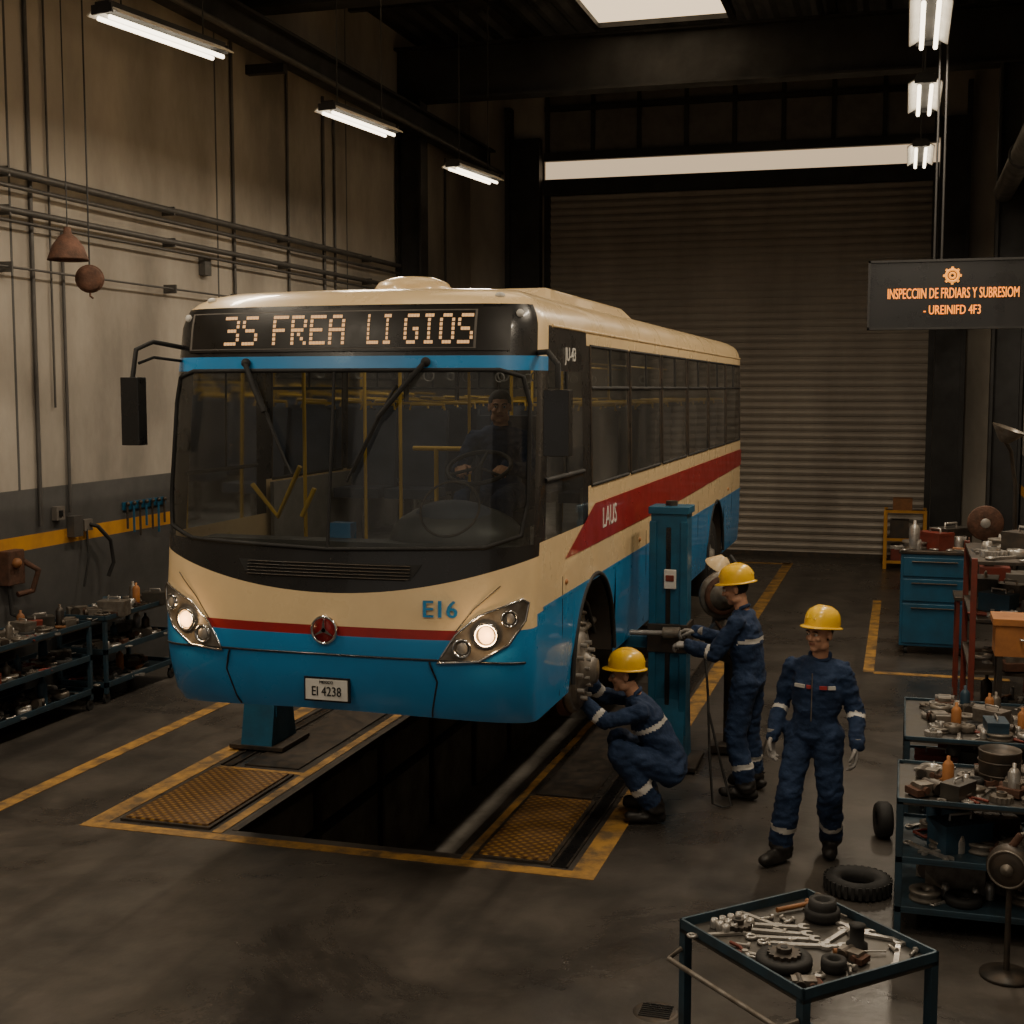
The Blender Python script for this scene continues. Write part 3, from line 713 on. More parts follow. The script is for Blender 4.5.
mb.tube([fp(-1.2,3.38,.0),(XC-1.28,7.70,3.40),(XC-1.36,7.64,3.36)],.010,'rubber')
mb.box((XC-1.375,7.60,3.05),(.13,.10,.44),'black')
mb.bb(XC-1.43,XC-1.32,7.652,7.66,2.86,3.24,'chrome')
mb.tube([(XC+1.235,8.0,3.42),(XC+1.34,7.86,3.42),(XC+1.43,7.76,3.34),(XC+1.43,7.76,3.2)],.018,'rubber')
mb.box((XC+1.43,7.76,2.99),(.16,.10,.40),'black'); mb.bb(XC+1.37,XC+1.49,7.812,7.82,2.82,3.16,'chrome')
mb.done('wing_mirrors',bus,.03)
mb=MB()
def sx_(z,s_,o=0): return XC+s_*(Wz(z)+o)
def spoly(pts,mat,s_,o=.005):
    mb.add([(sx_(z,s_,o),y,z) for y,z in pts],[tuple(range(len(pts))) if s_>0 else tuple(reversed(range(len(pts))))],mat)
for s_ in (-1,1):
    for b0,b1 in zip(B,B[1:]):
        mb.tube([(sx_(3.2,s_,.004),b0+.05,3.2),(sx_(3.2,s_,.004),b1-.05,3.2)],.014,'rubber',6)
        ym=(b0+b1)/2; mb.tube([(sx_(3.2,s_,.002),ym,3.2),(sx_(3.5,s_,.002),ym,3.5)],.011,'rubber',6)
        for zz in (2.5,3.5): mb.tube([(sx_(zz,s_,.002),b0+.05,zz),(sx_(zz,s_,.002),b1-.05,zz)],.012,'rubber',6)
        for yy in (b0+.05,b1-.05): mb.tube([(sx_(2.5,s_,.003),yy,2.5),(sx_(3.5,s_,.003),yy,3.5)],.010,'darkmetal',6)
    mb.tube([(sx_(3.56,s_,.0),8.3,3.60),(sx_(3.56,s_,.0),18.5,3.60)],.012,'cream',6)
    spoly([(8.0,1.80),(18.55,1.80),(18.55,1.825),(8.0,1.825)],'busblue',s_,.003)
    spoly([(8.55,2.06),(8.75,2.06),(9.6,2.36),(9.45,2.36)],'busred',s_)
    spoly([(8.75,2.06),(13.5,2.07),(18.55,2.14),(18.55,2.36),(9.6,2.36)],'busred',s_)
    mb.tube([(sx_(2.62,s_,.004),8.05,2.62),(sx_(2.62,s_,.004),9.1,2.62)],.016,'rubber',6)
    mb.tube([(sx_(3.3,s_,.004),8.62,3.31),(sx_(2.6,s_,.004),8.62,2.62)],.012,'rubber',6)
    for y in (8.5,11.5,13.0,14.6,17.6): mb.tube([(sx_(1.2,s_,.0),y,1.14),(sx_(1.6,s_,.0),y,1.60),(sx_(1.9,s_,.0),y,1.95)],.004,'black',5)
    for y in (8.6,11.2,13.9,17.2): mb.sph((sx_(1.9,s_,.0),y,1.9),.025,'orange',(.5,1.3,.8))
text(mb,'LAUS',.22,'whitep',Matrix.Translation((sx_(2.2,1,.007),9.95,2.22))@SIDE.to_4x4(),sx=1.0)
text(mb,'JU-43',.13,'whitep',Matrix.Translation((sx_(3.41,1,.007),8.75,3.42))@SIDE.to_4x4(),sx=1.0)
mb.done('side_trim',bus)
mb=MB()
mb.lathe([(.28,0),(.28,.06),(.25,.10),(.16,.135),(0,.15)],'cream',c=(-3.42,9.1,3.855),seg=28)
def pod(x0,x1,y0,y1,z0,z1,mat):
    a=.1; mb.add([(x0,y0,z0),(x1,y0,z0),(x1,y1,z0),(x0,y1,z0),(x0+a,y0+.35,z1),(x1-a,y0+.35,z1),(x1-a,y1-.3,z1),(x0+a,y1-.3,z1)],[(0,1,5,4),(1,2,6,5),(2,3,7,6),(3,0,4,7),(4,5,6,7)],mat)
pod(-4.2,-2.6,9.9,13.3,3.85,3.99,'cream'); pod(-3.9,-2.9,15,16.2,3.85,3.98,'cream')
mb.done('roof_units',bus,.04)
mb=MB()
mb.bb(XC-1.2,XC+1.2,7.95,18.5,1.86,1.92,'inner'); mb.bb(XC-1.15,XC+1.15,8.35,18.5,3.60,3.63,'inner')
for s_ in (-1,1): mb.bb(XC+s_*1.225-.015,XC+s_*1.225+.015,9.25,18.4,1.9,2.48,'inner')
mb.bb(XC-1.2,XC+1.2,18.42,18.47,1.9,3.6,'inner')
mb.bb(XC-1.1,XC+1.1,7.95,8.15,1.92,2.20,'dash')
mb.sph((XC+.62,8.25,2.20),.48,'dash',(1,.55,.52)); mb.sph((XC+.62,8.2,2.36),.28,'seat',(1,.55,.40))
mb.torus((XC+.62,8.1,2.42),.20,.008,'darkmetal',(0,-.8,.5))
mb.bb(XC-1.1,XC+.1,8.1,8.45,1.92,2.16,'dash')
mb.torus((XC+.66,8.60,2.66),.22,.015,'rubber',(0,-.5,1)); mb.cyl((XC+.66,8.60,2.66),(XC+.66,8.4,2.3),.03,'rubber')
for a in (0,2.1,4.2): mb.cyl((XC+.66,8.6,2.66),(XC+.66+.21*math.sin(a),8.6+.19*math.cos(a),2.66+.095*math.cos(a)),.012,'rubber',seg=6)
mb.bb(XC-.25,XC-.10,8.15,8.25,2.16,2.30,'busblue')
mb.bb(XC+.42,XC+.90,8.85,9.3,2.22,2.34,'seat'); mb.bb(XC+.42,XC+.90,9.30,9.40,2.3,3.0,'seat'); mb.bb(XC+.49,XC+.84,8.9,9.25,1.92,2.22,'black')
for y in [10.3+.85*i for i in range(9)]:
    for x in (-.98,-.52,.52,.98):
        mb.bb(XC+x-.2,XC+x+.2,y,y+.42,2.28,2.36,'seat'); mb.box((XC+x,y+.45,2.68),(.40,.07,.66),'seat',Matrix.Rotation(-.12,3,'X'))
        mb.cyl((XC+x,y+.2,1.92),(XC+x,y+.2,2.28),.03,'steel',seg=8)
        mb.tube([(XC+x-.17,y+.50,2.95),(XC+x-.15,y+.52,3.06),(XC+x+.15,y+.52,3.06),(XC+x+.17,y+.50,2.95)],.014,'polyellow',6)
for x,y in ((-.78,8.9),(-.30,9.6),(.30,10.6),(-.3,11.3),(.3,12.3),(-.3,13.4),(.3,14.4),(-.72,9.9)):
    mb.cyl((XC+x,y,1.92),(XC+x,y,3.6),.015,'polyellow',seg=8)
for x in (-.32,.32): mb.tube([(XC+x,9.6,3.45),(XC+x,18,3.45)],.012,'polyellow',6)
mb.tube([(XC-1.0,8.5,2.52),(XC-.78,8.45,2.30),(XC-.58,8.4,2.66)],.018,'polyellow',8)
mb.tube([(XC-.52,8.5,2.50),(XC-.62,8.5,2.30)],.018,'polyellow',8)
mb.tube([(XC+.1,9.3,2.75),(XC+.1,9.3,1.95)],.018,'polyellow',8); mb.tube([(XC-.1,9.35,2.75),(XC+.36,9.35,2.75)],.018,'polyellow',8)
for y in range(10,18,1): 
    for x in (-.32,.32):
        mb.torus((XC+x,y+.3,3.3),.045,.007,'inner',(0,1,0),12,5)
for s_ in (-1,1): mb.bb(XC+s_*.75-.05,XC+s_*.75+.05,9.5,17.8,3.575,3.60,'fillstrip')  # glowing ceiling strips, added to brighten the interior
mb.done('interior',bus)
for y,en in ((9.4,4),(12.5,5.5),(16.0,5.5)):  # added fill lights so the cabin reads through the glass
    l=bpy.data.lights.new('cabin_fill','AREA'); l.shape='RECTANGLE'; l.size=1.2; l.size_y=1.6; l.energy=en; l.color=(1,.85,.66)
    o=bpy.data.objects.new('cabin_fill',l); bpy.context.scene.collection.objects.link(o); o.parent=bus; o.location=V((XC,y,3.56))-bus.location
mb=MB()
mb.bb(XC-1.1,XC+1.1,7.95,8.78,1.22,1.86,'underbody'); mb.bb(XC-1.15,XC+1.15,10.25,15.35,1.2,1.86,'underbody'); mb.bb(XC-1.15,XC+1.15,16.9,18.5,1.15,1.86,'underbody')
mb.bb(XC-.68,XC+.68,8.7,10.3,1.3,1.86,'underbody'); mb.bb(XC-.68,XC+.68,15.3,16.9,1.3,1.86,'underbody')
mb.cyl((XC-1.1,9.2,1.2),(XC+1.1,9.2,1.2),.06,'darkmetal'); mb.cyl((XC-1.0,16.12,1.14),(XC+1.0,16.12,1.14),.09,'darkmetal'); mb.sph((XC,16.12,1.14),.25,'darkmetal')
for s_ in (-1,1):
    for y in (9.1,9.95):
        mb.cyl((XC+s_*.8,y,1.14),(XC+s_*.8,y,1.75),.10,'rubber'); mb.torus((XC+s_*.8,y,1.45),.10,.03,'rubber')
    mb.tube([(XC+s_*.75,10.1,1.3),(XC+s_*.95,9.8,1.25),(XC+s_*1.1,9.35,1.2)],.035,'hubmetal')
    mb.tube([(XC+s_*1.08+.06*math.sin(a*.8),9.75+.06*math.cos(a*.8),1.3+a*.011) for a in range(40)],.014,'hubmetal',6)
    mb.cyl((XC+s_*1.1,9.95,1.22),(XC+s_*1.05,9.8,1.65),.03,'steel'); mb.cyl((XC+s_*1.12,9.4,1.35),(XC+s_*1.12,10.1,1.38),.03,'hubmetal')
    mb.tube([(XC+s_*1.14,9.3,1.5),(XC+s_*1.16,9.5,1.66),(XC+s_*1.14,9.8,1.55),(XC+s_*1.15,10.0,1.3)],.018,'rubber')
def drum(x,y,z,s_):
    a=(s_,0,0); c=(x,y,z)
    mb.lathe([(.0,-.06),(.30,-.06),(.31,-.05),(.31,-.01),(.285,.0),(.27,.0),(.27,.02),(.15,.03),(.13,.045),(.10,.10),(.085,.13),(0,.135)],'hubmetal',c=c,axis=a,seg=36)
    mb.lathe([(.31,-.12),(.335,-.11),(.335,-.06),(.30,-.06)],'rust',c=c,axis=a,seg=36)
    for k in range(10):
        t=2*pi*k/10; mb.cyl((x,y+.20*math.cos(t),z+.20*math.sin(t)),(x+s_*.075,y+.20*math.cos(t),z+.20*math.sin(t)),.017,'steel',seg=8)
        t+=.3; mb.cyl((x,y+.11*math.cos(t),z+.11*math.sin(t)),(x+s_*.10,y+.11*math.cos(t),z+.11*math.sin(t)),.012,'steel',seg=6)
drum(-2.19,9.16,1.18,1); drum(-4.66,9.16,1.18,-1)
for s_ in (-1,1):
    mb.lathe([(.16,.0),(.28,.02),(.30,.0),(.42,.03),(.48,.0),(.49,-.14),(.48,-.26),(.30,-.26)],'rubber',c=(XC+s_*1.2,16.12,1.14),axis=(s_,0,0),seg=36)
    mb.lathe([(0,.05),(.10,.05),(.12,.0),(.27,.0),(.29,.02)],'steel',c=(XC+s_*1.2,16.12,1.14),axis=(s_,0,0),seg=30)
mb.done('running_gear',bus)

# ================================================================= LIFTS
def lift(x,y,s_):
    mb=MB()
    mb.bb(x-.15,x+.15,y-.14,y+.14,.06,2.2,'liftblue'); mb.bb(x-.17,x+.17,y-.16,y+.16,2.16,2.22,'liftblue')
    mb.bb(x-.16,x-.10,y-.16,y-.14,.3,2.1,'liftblue'); mb.bb(x+.10,x+.16,y-.16,y-.14,.3,2.1,'liftblue')
    mb.bb(x-.02,x+.02,y-.15,y-.14,.35,2.05,'black')
    mb.bb(x-.26,x+.26,y-.26,y+.30,.02,.06,'darkmetal')
    for k in (-1,1): 
        mb.add([(x-.15,y+k*.12,.7),(x-.15,y+k*.12,.06),(x-.15,y+k*.25,.06),(x+.15,y+k*.12,.7),(x+.15,y+k*.12,.06),(x+.15,y+k*.25,.06)],[(0,1,2),(5,4,3),(0,2,5,3)],'liftblue')
    mb.bb(x-.17,x+.17,y-.17,y+.17,1.0,1.24,'darkmetal')
    mb.box((x-s_*.36,y,1.06),(.5,.14,.10),'liftblue'); mb.cyl((x-s_*.55,y,1.1),(x-s_*.55,y,1.2),.07,'rubber')
    mb.cyl((x-s_*.30,y-.24,1.17),(x+.34*s_,y-.24,1.19),.022,'steel'); mb.cyl((x-.02*s_,y-.24,1.18),(x+.12*s_,y-.24,1.185),.05,'hubmetal')
    mb.box((x+s_*.02,y-.165,1.62),(.10,.03,.16),'whitep'); mb.box((x+s_*.02,y-.185,1.63),(.07,.01,.05),'redp')
    mb.cyl((x,y,2.2),(x,y,2.26),.05,'darkmetal')
    return mb.done('vehicle_lift',bevel=.006)
lift(-1.84,11.0,1); lift(-5.4,10.6,-1)
for x in (-2.52,-4.92):
    mb=MB(); y=14.6
    for a,b in ((-1,-1),(1,-1),(1,1),(-1,1)): mb.cyl((x+a*.12,y+b*.18,.03),(x+a*.05,y+b*.05,.8),.02,'redp',seg=8)
    mb.bb(x-.14,x+.14,y-.2,y+.2,.015,.045,'redp'); mb.cyl((x,y,.6),(x,y,1.12),.035,'steel'); mb.box((x,y,1.15),(.14,.1,.05),'darkmetal'); mb.bb(x-.07,x+.07,y-.07,y+.07,.74,.82,'redp')
    mb.done('axle_stand')
mb=MB(); x,y=-1.40,11.60
mb.bb(x-.16,x+.3,y-.2,y+.25,.02,.08,'darkmetal'); mb.cyl((x,y,.08),(x,y,1.0),.06,'darkmetal'); mb.box((x,y,1.1),(.3,.34,.3),'hubmetal')
mb.lathe([(0,.0),(.20,.0),(.21,.03),(.20,.05),(.12,.06),(.1,.12),(.05,.13),(.05,.2),(0,.2)],'hubmetal',c=(x-.08,y-.18,1.42),axis=(.6,-1,0),seg=30)
mb.lathe([(.17,.055),(.17,.08),(.13,.08)],'rust',c=(x-.08,y-.18,1.42),axis=(.6,-1,0),seg=30)
mb.lathe([(0,0),(.19,0),(.19,.12),(.13,.14),(.13,.2),(0,.2)],'darkmetal',c=(x-.04,y-.15,1.02),axis=(.7,-1,.1),seg=24)
mb.cyl((x-.1,y,1.2),(x-.1,y,1.7),.04,'rust'); mb.tube([(x,y,1.3),(x+.15,y-.2,1.6),(x+.05,y-.22,1.7),(x,y-.15,1.75)],.02,'rubber')
mb.lathe([(.02,.10),(.05,.08),(.13,0),(.132,-.01)],'cream',c=(x-.10,y-.1,1.66),axis=(.5,-.2,1),seg=20)
for k in range(6): mb.tube([(x-.1+.02*k,y-.3,1.2-.05*k),(x+.05+.02*k,y-.36,1.05-.06*k),(x+.1,y-.28,.8-.08*k)],.013,'rubber' if k%2 else 'rust',6)
mb.done('hub_service_stand')

# ================================================================= TOOLS
def place(mb,x,y,z,a): 
    mb.M=Matrix.Translation((x,y,z))@Matrix.Rotation(a,4,'Z')
def wrench(mb,L=.22,m='steel'):
    w=L*.05; mb.box((0,0,w*.4),(L*.8,w*1.6,w*.8),m); mb.torus((-L*.45,0,w*.5),L*.065,w*.5,m,seg=14,rs=6)
    r=L*.095; P=[(math.cos(a)*r,math.sin(a)*r) for a in [math.radians(q) for q in range(40,321,28)]]+[(-r*.2,-r*.35),(-r*.2,r*.35)]
    mb.prism(P,w,m,c=(L*.45,0,w*.5))
def pliers(mb,L=.18):
    for k in (-1,1):
        mb.tube([(-L*.6,k*.035,.01),(-L*.3,k*.03,.01),(0,0,.01)],.008,'redp',6); mb.tube([(0,0,.01),(L*.2,-k*.018,.01),(L*.35,-k*.004,.01)],[.009,.008,.003],'steel',6)
    mb.cyl((0,0,0),(0,0,.022),.014,'steel',seg=10)
def screwdriver(mb):
    mb.cyl((0,0,.015),(.10,0,.015),.015,'handle',.012,10); mb.cyl((.1,0,.015),(.22,0,.012),.004,'steel',seg=6)
def gear(mb,r=.06,h=.03,m='darkmetal'):
    n=14;P=[]
    for k in range(n*4):
        a=2*pi*k/(n*4); q=r if k%4<2 else r*.86; P.append((math.cos(a)*q,math.sin(a)*q))
    mb.prism(P,h,m,c=(0,0,h/2)); mb.cyl((0,0,h),(0,0,h+.02),r*.45,m,seg=14); mb.cyl((0,0,h+.02),(0,0,h+.022),r*.22,'black',seg=12)
def bearing(mb,r=.07,h=.05,m='rubber'):
    mb.lathe([(r*.55,0),(r,0),(r*1.05,h*.3),(r*1.05,h*.7),(r,h),(r*.55,h),(r*.55,0)],m,seg=24)
def socket(mb,r=.02,h=.05): mb.lathe([(r,0),(r,h*.6),(r*.8,h),(r*.5,h),(r*.5,h*.4),(0,h*.4)],'steel',seg=12)
def bolt(mb): mb.cyl((0,0,.008),(.05,0,.008),.007,'steel',seg=8); mb.cyl((.05,0,.009),(.062,0,.009),.014,'steel',seg=6)
def can(mb,m='redp'): mb.lathe([(0,0),(.03,0),(.032,.01),(.032,.13),(.02,.15),(.01,.155),(.01,.18),(0,.18)],m,seg=14)
def caliper(mb): 
    mb.box((0,0,.04),(.16,.09,.07),'hubmetal'); mb.cyl((-.03,-.07,.045),(-.03,.07,.045),.035,'darkmetal'); mb.cyl((.05,-.07,.045),(.05,.07,.045),.02,'rust'); mb.box((.09,0,.03),(.05,.12,.04),'rust')
def hammer(mb): mb.cyl((0,0,.018),(.26,0,.018),.012,'handle',seg=8); mb.cyl((.26,-.05,.022),(.26,.05,.022),.02,'darkmetal',seg=10)
def tbox(mb,m): 
    mb.box((0,0,.05),(.22,.14,.10),m); mb.box((0,0,.11),(.225,.145,.02),m); mb.tube([(-.05,0,.12),(-.05,0,.145),(.05,0,.145),(.05,0,.12)],.007,'steel',6)
def pulley(mb,r=.06): mb.lathe([(r*.3,0),(r,0),(r,.01),(r*.8,.02),(r,.03),(r,.04),(r*.3,.04),(r*.3,0)],'hubmetal',seg=20)
def clutter(mb,x0,x1,y0,y1,z,n,seed,big=1.):
    rd=random.Random(seed)
    for i in range(n):
        place(mb,rd.uniform(x0,x1),rd.uniform(y0,y1),z+.001,rd.uniform(0,2*pi)); mb.M=mb.M@Matrix.Scale(big*rd.uniform(.8,1.2),4)
        k=rd.choice(['w','w','w','w','w','p','s','g','g','g','b','b','k','k','o','o','c','q','m','m','l','l','l'])
        if k=='w': wrench(mb,rd.uniform(.18,.32))
        elif k=='p': pliers(mb)
        elif k=='s': screwdriver(mb)
        elif k=='g': gear(mb,rd.uniform(.03,.07),m=rd.choice(['darkmetal','steel','hubmetal']))
        elif k=='b': bearing(mb,rd.uniform(.04,.08),rd.uniform(.03,.05),rd.choice(['rubber','hubmetal','steel']))
        elif k=='k': socket(mb,rd.uniform(.014,.03),rd.uniform(.04,.08))
        elif k=='o': bolt(mb)
        elif k=='l': pulley(mb,rd.uniform(.04,.08))
        elif k=='c': can(mb,rd.choice(['hubmetal','toolblue','handle','darkmetal','orange','steel']))
        elif k=='q': tbox(mb,rd.choice(['traydark','darkmetal','hubmetal','toolblue','hubmetal','traydark','redp']))
        elif k=='m': caliper(mb)
    mb.M=Matrix()
def cart(mb,cx,cy,w,d,h,ang,shelves,mat='cartblue',wheels=True,lip=.05):
    M=Matrix.Translation((cx,cy,0))@Matrix.Rotation(ang,4,'Z'); mb.M=M
    z0=.10 if wheels else 0
    for a in (-1,1):
        for b in (-1,1):
            mb.box((a*(w/2-.02),b*(d/2-.02),(h+z0)/2),(.04,.04,h-z0),mat)
            if wheels:
                mb.cyl((a*(w/2-.03)-.015,b*(d/2-.03),.05),(a*(w/2-.03)+.015,b*(d/2-.03),.05),.05,'rubber'); mb.box((a*(w/2-.03),b*(d/2-.03),.09),(.05,.04,.04),'darkmetal')
    for z in shelves+[h]:
        mb.box((0,0,z-.01),(w,d,.02),'traydark' if z==h else mat)
        for b in (-1,1): mb.box((0,b*(d/2-.006),z+lip/2-.01),(w,.012,lip),mat)
        for a in (-1,1): mb.box((a*(w/2-.006),0,z+lip/2-.01),(.012,d,lip),mat)
    mb.M=Matrix()
e=empty('tool_trolley',(-.34,5.57,0)); mb=MB(); A=math.radians(-44.5)
cart(mb,-.34,5.57,.80,.73,.85,A,[.22],'cartblue')
mb.M=Matrix.Translation((-.34,5.57,0))@Matrix.Rotation(A,4,'Z')
mb.tube([(-.38,-.37,.76),(-.36,-.45,.74),(.36,-.45,.74),(.38,-.37,.76)],.012,'hubmetal',8); mb.M=Matrix()
mb.done('frame',e,.004)
mb=MB(); M0=Matrix.Translation((-.34,5.57,.852))@Matrix.Rotation(A,4,'Z')
def on(x,y,a,f,*k,sc=1.): mb.M=M0@Matrix.Translation((x,y,0))@Matrix.Rotation(a,4,'Z')@Matrix.Scale(sc,4); f(mb,*k)
on(-.16,.24,0,bearing,.075,.05); on(-.16,.24,0,lambda m:(bearing(m,.06,.09)))
on(.12,-.22,0,bearing,.11,.04); on(.12,-.22,0,lambda m: gear(m,.07,.055)); on(.26,-.08,.3,bearing,.05,.05); on(.16,.14,0,lambda m:m.lathe([(0,0),(.045,0),(.045,.03),(.03,.04),(.03,.10),(.036,.11),(0,.11)],'rubber'))
for i,(x,y,a) in enumerate(((-.20,-.02,.9),(-.14,-.05,.85),(-.07,-.06,.95),(-.0,-.06,.9),(.05,0,1.0))): on(x,y,a,wrench,.32-.01*i)
for x,y,a in ((-.30,-.02,.2),(.28,.25,2.3),(.02,.16,1.9),(-.24,-.27,1.2),(-.05,.27,.3)): on(x,y,a,wrench,.27)
on(.30,-.2,2.2,pliers); on(-.3,.10,1.5,hammer); on(-.03,-.30,.2,pliers); on(.1,.3,.6,wrench,.30); on(-.25,-.16,0,gear,.06)
for i in range(12): on(-.32+.04*(i%3),-.10-.045*(i//3),0,socket,.018,.04)
for i in range(16): on(random.Random(i).uniform(-.35,.35),random.Random(i+50).uniform(-.3,.3),i,bolt)
on(.22,.05,.3,caliper,sc=.6); on(.33,-.3,1,caliper,sc=.6); on(-.32,.29,.2,screwdriver); on(.15,.02,1.1,screwdriver)
M0=Matrix.Translation((-.34,5.57,.222))@Matrix.Rotation(A,4,'Z')
on(0,0,.3,tbox,'traydark',sc=1.5); on(.2,.2,0,bearing,.12,.08); on(-.25,-.1,0,gear,.1); on(.22,-.2,0,caliper,sc=1.4); on(-.2,.22,0,bearing,.09,.06)
mb.M=Matrix(); mb.done('tools',e)
for (cx,cy,w,d,sd) in ((-7.98,10.35,.60,1.9,3),(-7.98,12.2,.58,1.3,9)):
    e=empty('workshop_cart',(cx,cy,0)); mb=MB(); cart(mb,cx,cy,w,d,.86,0,[.18,.52]); mb.done('frame',e,.004)
    mb=MB(); x0,x1,y0,y1=cx-w/2+.08,cx+w/2-.08,cy-d/2+.1,cy+d/2-.1
    clutter(mb,x0,x1,y0,y1,.86,int(90*d/1.6),sd,1.1); clutter(mb,x0,x1,y0,y1,.52,int(34*d),sd+1,1.2); clutter(mb,x0,x1,y0,y1,.18,int(26*d),sd+2,1.3)
    mb.done('tools',e)
def bench(cx,cy,w,d,h,sd,n):
    e=empty('workbench',(cx,cy,0)); mb=MB(); cart(mb,cx,cy,w,d,h,0,[.15,.45],'cartblue',False,.03); mb.done('frame',e,.004)
    mb=MB(); x0,x1,y0,y1=cx-w/2+.17,cx+w/2-.12,cy-d/2+.14,cy+d/2-.14
    clutter(mb,x0,x1,y0,y1,h,n,sd,1.0); clutter(mb,x0,x1,y0,y1,.15,n//2,sd+5,1.35); clutter(mb,x0,x1,y0,y1,.45,n//2,sd+7,1.3)
    return e,mb
e,mb=bench(.60,8.3,1.15,.85,.80,21,100)
mb.lathe([(0,0),(.115,0),(.12,.01),(.125,.20),(.13,.21),(.12,.215),(.11,.19),(0,.19)],'darkmetal',c=(.62,8.40,.802)); mb.torus((.62,8.40,.87),.123,.006,'darkmetal'); mb.torus((.62,8.40,.95),.126,.006,'darkmetal')
mb.done('tools_and_pail',e)
e,mb=bench(.64,9.85,1.15,1.2,.82,35,120); mb.done('tools',e)
mb=MB(); c=V((.62,7.45,.62))
mb.lathe([(0,-.05),(.10,-.05),(.12,-.03),(.12,.03),(.10,.05),(.05,.06),(0,.06)],'darkmetal',c=c,axis=(-.3,-1,0)); mb.torus(c+V((-.02,-.06,0)),.10,.006,'hubmetal',(-.3,-1,0))
mb.lathe([(0,.06),(.03,.06),(.035,.08),(0,.09)],'hubmetal',c=c,axis=(-.3,-1,0))
mb.cyl(c+V((0,0,-.1)),(.62,7.45,.03),.016,'darkmetal'); mb.lathe([(0,.0),(.14,.0),(.14,.02),(.05,.04),(0,.04)],'darkmetal',c=(.62,7.45,0)); mb.cyl(c+V((0,0,.1)),c+V((.05,0,.18)),.02,'rust'); mb.cyl(c+V((.05,0,.18)),c+V((.2,.05,.21)),.012,'hubmetal')
mb.done('hand_pump')
mb=MB(); x,y,z=-.20,8.50,0
mb.lathe([(.11,.02),(.16,.0),(.20,.015),(.21,.055),(.20,.095),(.16,.11),(.11,.09),(.10,.055),(.11,.02)],'rubber',c=(x,y,z),seg=30)
for k in range(30):
    a=2*pi*k/30; mb.box((x+.208*math.cos(a),y+.208*math.sin(a),z+.055),(.012,.02,.08),'rubber',Matrix.Rotation(a,3,'Z'))
mb.done('small_tyre')
mb=MB(); c=(-.06,9.6,.13); mb.lathe([(.06,-.05),(.11,-.055),(.13,-.03),(.13,.03),(.11,.055),(.06,.05),(.06,-.05)],'rubber',c=c,axis=(1,.2,0),seg=30); mb.lathe([(0,.02),(.06,.03)],'hubmetal',c=c,axis=(1,.2,0)); mb.lathe([(0,-.02),(.06,-.03)],'hubmetal',c=c,axis=(1,.2,0)); mb.done('small_wheel')
e=empty('tool_cabinet',(.42,16.9,0)); mb=MB(); 
mb.bb(.02,.80,16.5,17.1,.10,1.22,'cabblue'); mb.bb(0,.82,16.48,17.12,1.22,1.26,'darkmetal')
for z0_,z1_ in ((.14,.62),(.65,.92),(.95,1.18)): mb.bb(.05,.77,16.48,16.5,z0_,z1_,'cabblue'); mb.cyl((.15,16.46,z1_-.05),(.67,16.46,z1_-.05),.010,'darkmetal',seg=8)
for a in (.1,.72):
    for b in (16.56,17.04): mb.cyl((a-.02,b,.05),(a+.02,b,.05),.05,'rubber')
mb.done('body',e,.008); mb=MB(); clutter(mb,.12,.7,16.6,17.0,1.26,36,77,1.8); mb.done('tools',e)
e=empty('parts_rack',(1.05,12.6,0)); mb=MB()
for x in (.62,1.5):
    for y in (11.9,13.3): mb.bb(x-.025,x+.025,y-.025,y+.025,0,1.75,'redp' if x<1 else 'structure')
for z in (.25,.75,1.2,1.7): mb.bb(.6,1.52,11.88,13.32,z,z+.03,'darkmetal')
mb.done('frame',e,.003); mb=MB()
for z,s_ in ((.28,1),(.78,2),(1.23,3),(1.73,4)): clutter(mb,.74,1.38,12.0,13.2,z,30,s_+60,1.5)
mb.done('tools',e)
mb=MB(); mb.bb(.72,1.3,10.62,10.95,1.16,1.42,'orange'); mb.bb(.70,1.32,10.60,10.97,1.40,1.45,'orange'); mb.tube([(.9,10.6,1.3),(.9,10.57,1.3),(1.1,10.57,1.3),(1.1,10.6,1.3)],.01,'steel')
for x in (.76,1.26):
    for y in (10.65,10.92): mb.bb(x-.02,x+.02,y-.02,y+.02,0,1.16,'darkmetal')
mb.bb(.74,1.28,10.64,10.93,.5,.53,'darkmetal')
mb.done('orange_crate_stand',bevel=.006)
mb=MB(); x,y=.86,14.6
mb.bb(x-.3,x+.5,y-.25,y+.25,1.0,1.04,'darkmetal'); 
for a in (-.26,.46):
    for b in (-.2,.2): mb.bb(x+a-.02,x+a+.02,y+b-.02,y+b+.02,0,1.0,'redp')
mb.box((x+.1,y,1.2),(.3,.25,.3),'redp'); mb.cyl((x,y-.2,1.75),(x,y+.2,1.75),.09,'darkmetal'); mb.cyl((x+.05,y,1.3),(x+.0,y,1.7),.05,'darkmetal')
mb.lathe([(.05,-.03),(.17,-.03),(.18,-.02),(.18,.02),(.17,.03),(.05,.03)],'rust',c=(x-.02,y-.24,1.82),axis=(0,-1,0)); mb.lathe([(0,.035),(.05,.035),(.05,-.03)],'steel',c=(x-.02,y-.24,1.82),axis=(0,-1,0))
mb.bb(x+.2,x+.5,y-.22,y+.1,1.04,1.3,'panelgrey')
mb.tube([(x+.3,y+.1,1.0),(x+.28,y+.1,2.2),(x+.22,y,2.55),(x+.1,y-.1,2.75)],.02,'darkmetal'); mb.lathe([(.04,.12),(.07,.1),(.17,-.02),(.175,-.03)],'hubmetal',c=(x+.18,y-.1,2.76),axis=(-.35,.1,-1),seg=24)
mb.done('bench_grinder',bevel=.004)
mb=MB(); x0,x1,y=-.25,.42,24.3
for x in (x0,x1):
    for dy in (0,.6): mb.bb(x-.03,x+.03,y+dy-.03,y+dy+.03,0,1.05,'wallyel')
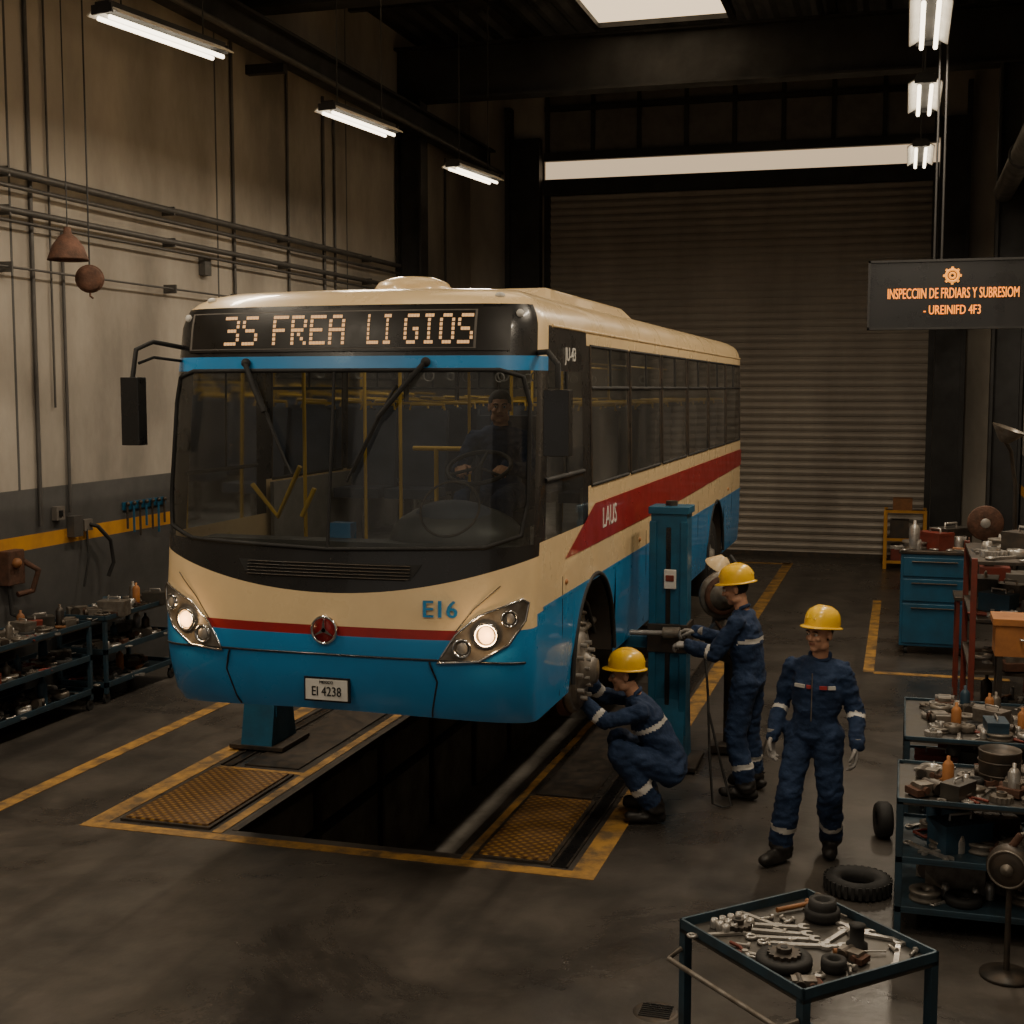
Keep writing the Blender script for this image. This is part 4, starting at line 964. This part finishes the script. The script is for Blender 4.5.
for z in (.1,.5,1.0): mb.bb(x0,x1,y,y+.03,z,z+.05,'wallyel'); mb.bb(x0,x1,y+.03,y+.6,z,z+.02,'darkmetal')
mb.bb(x0+.08,x0+.4,y+.1,y+.45,.52,.86,'darkmetal'); mb.bb(x0+.1,x0+.6,y+.1,y+.45,.12,.4,'redp'); mb.bb(x0+.12,x0+.45,y+.1,y+.4,1.02,1.25,'handle')
mb.done('yellow_rack')
for m,c in (('darkmetal',(1.2,19.2,0)),('toolblue',(1.25,20.2,0))):
    mb=MB(); mb.lathe([(0,0),(.28,0),(.29,.02),(.28,.28),(.295,.3),(.28,.32),(.28,.58),(.295,.6),(.28,.62),(.28,.88),(.29,.9),(.27,.88),(0,.88)],m,c=c); mb.done('oil_drum')
mb=MB(); c=(-7.35,10.62,4.46)
mb.lathe([(.03,.20),(.04,.14),(.08,.11),(.14,.03),(.18,-.08),(.185,-.10),(.17,-.08),(.10,0),(.03,.1)],'rust',c=c); mb.cyl((c[0],c[1],c[2]+.2),(c[0],c[1],8.95),.006,'structure',seg=6); mb.sph((c[0],c[1],c[2]-.02),.05,'eyew')
mb.done('pendant_lamp')
mb=MB(); c=V((-7.35,10.95,4.22)); ax=(.6,-1,0)
mb.lathe([(0,-.04),(.10,-.04),(.12,-.02),(.12,.02),(.10,.04),(.05,.05),(0,.05)],'rust',c=c,axis=ax); mb.torus(c,.12,.013,'rust',ax); mb.cyl(c+V((0,0,.12)),(c.x,c.y,8.95),.008,'structure',seg=6)
mb.tube([c+V((0,0,-.12)),c+V((.0,0,-.16)),c+V((.03,0,-.18))],.01,'rust')
mb.done('hanging_pulley')
mb=MB(); 
mb.bb(XL+.002,XL+.02,13.0,13.9,1.83,1.92,'cabblue'); 
for k in range(7):
    y=13.05+k*.13; mb.cyl((XL+.04,y,1.88),(XL+.04,y,1.62-.05*(k%3)),.014,'cabblue' if k%2 else 'darkmetal',seg=8); mb.sph((XL+.05,y,1.9),.025,'darkmetal')
mb.done('wall_tool_rack')
mb=MB(); mb.bb(XL+.002,XL+.12,10.85,11.1,1.28,1.62,'rust'); mb.tube([(XL+.1,11.1,1.5),(XL+.2,11.2,1.4),(XL+.16,11.15,1.2),(XL+.1,11.0,1.18)],.03,'rust'); mb.tube([(XL+.08,10.9,1.28),(XL+.1,10.9,1.0),(XL+.2,10.95,.95)],.02,'rubber'); mb.sph((XL+.14,10.95,1.5),.05,'handle'); mb.done('wall_grinder',bevel=.01)
mb=MB(); mb.tube([(XL+.05,12.3,1.75),(XL+.12,12.35,1.72),(XL+.14,12.55,1.55),(XL+.14,12.6,1.3),(XL+.1,12.55,1.15)],.022,'rubber'); mb.tube([(XL+.05,12.25,1.7),(XL+.1,12.2,1.4),(XL+.1,12.1,1.1)],.012,'rubber'); mb.bb(XL+.002,XL+.06,12.2,12.35,1.68,1.8,'panelgrey'); mb.done('air_hose')
mb=MB(); mb.bb(XL+.002,XL+.06,11.72,11.86,1.84,1.98,'panelgrey'); mb.box((XL+.065,11.79,1.91),(.01,.06,.06),'black'); mb.done('power_outlet')
mb=MB(); mb.tube([(-1.50,10.66,1.10),(-1.42,10.3,.8),(-1.36,10.02,.35),(-1.32,9.93,.03),(-1.24,9.90,.02),(-1.18,9.96,.02),(-1.26,9.98,.3),(-1.38,10.08,.7)],.010,'rubber',8); mb.done('power_cable')

# ================================================================= WORLD & CAMERA
w=bpy.data.worlds.new('World'); bpy.context.scene.world=w; w.use_nodes=True
bg=w.node_tree.nodes['Background']; bg.inputs[0].default_value=(1.,.87,.72,1); bg.inputs[1].default_value=.31
cam=bpy.data.cameras.new('camera'); co=bpy.data.objects.new('camera',cam); bpy.context.scene.collection.objects.link(co)
co.location=(0,0,3.2); co.rotation_euler=(math.radians(90-5.34),0,math.radians(16.4)); cam.sensor_width=36; cam.lens=46.6; cam.clip_end=200
bpy.context.scene.camera=co
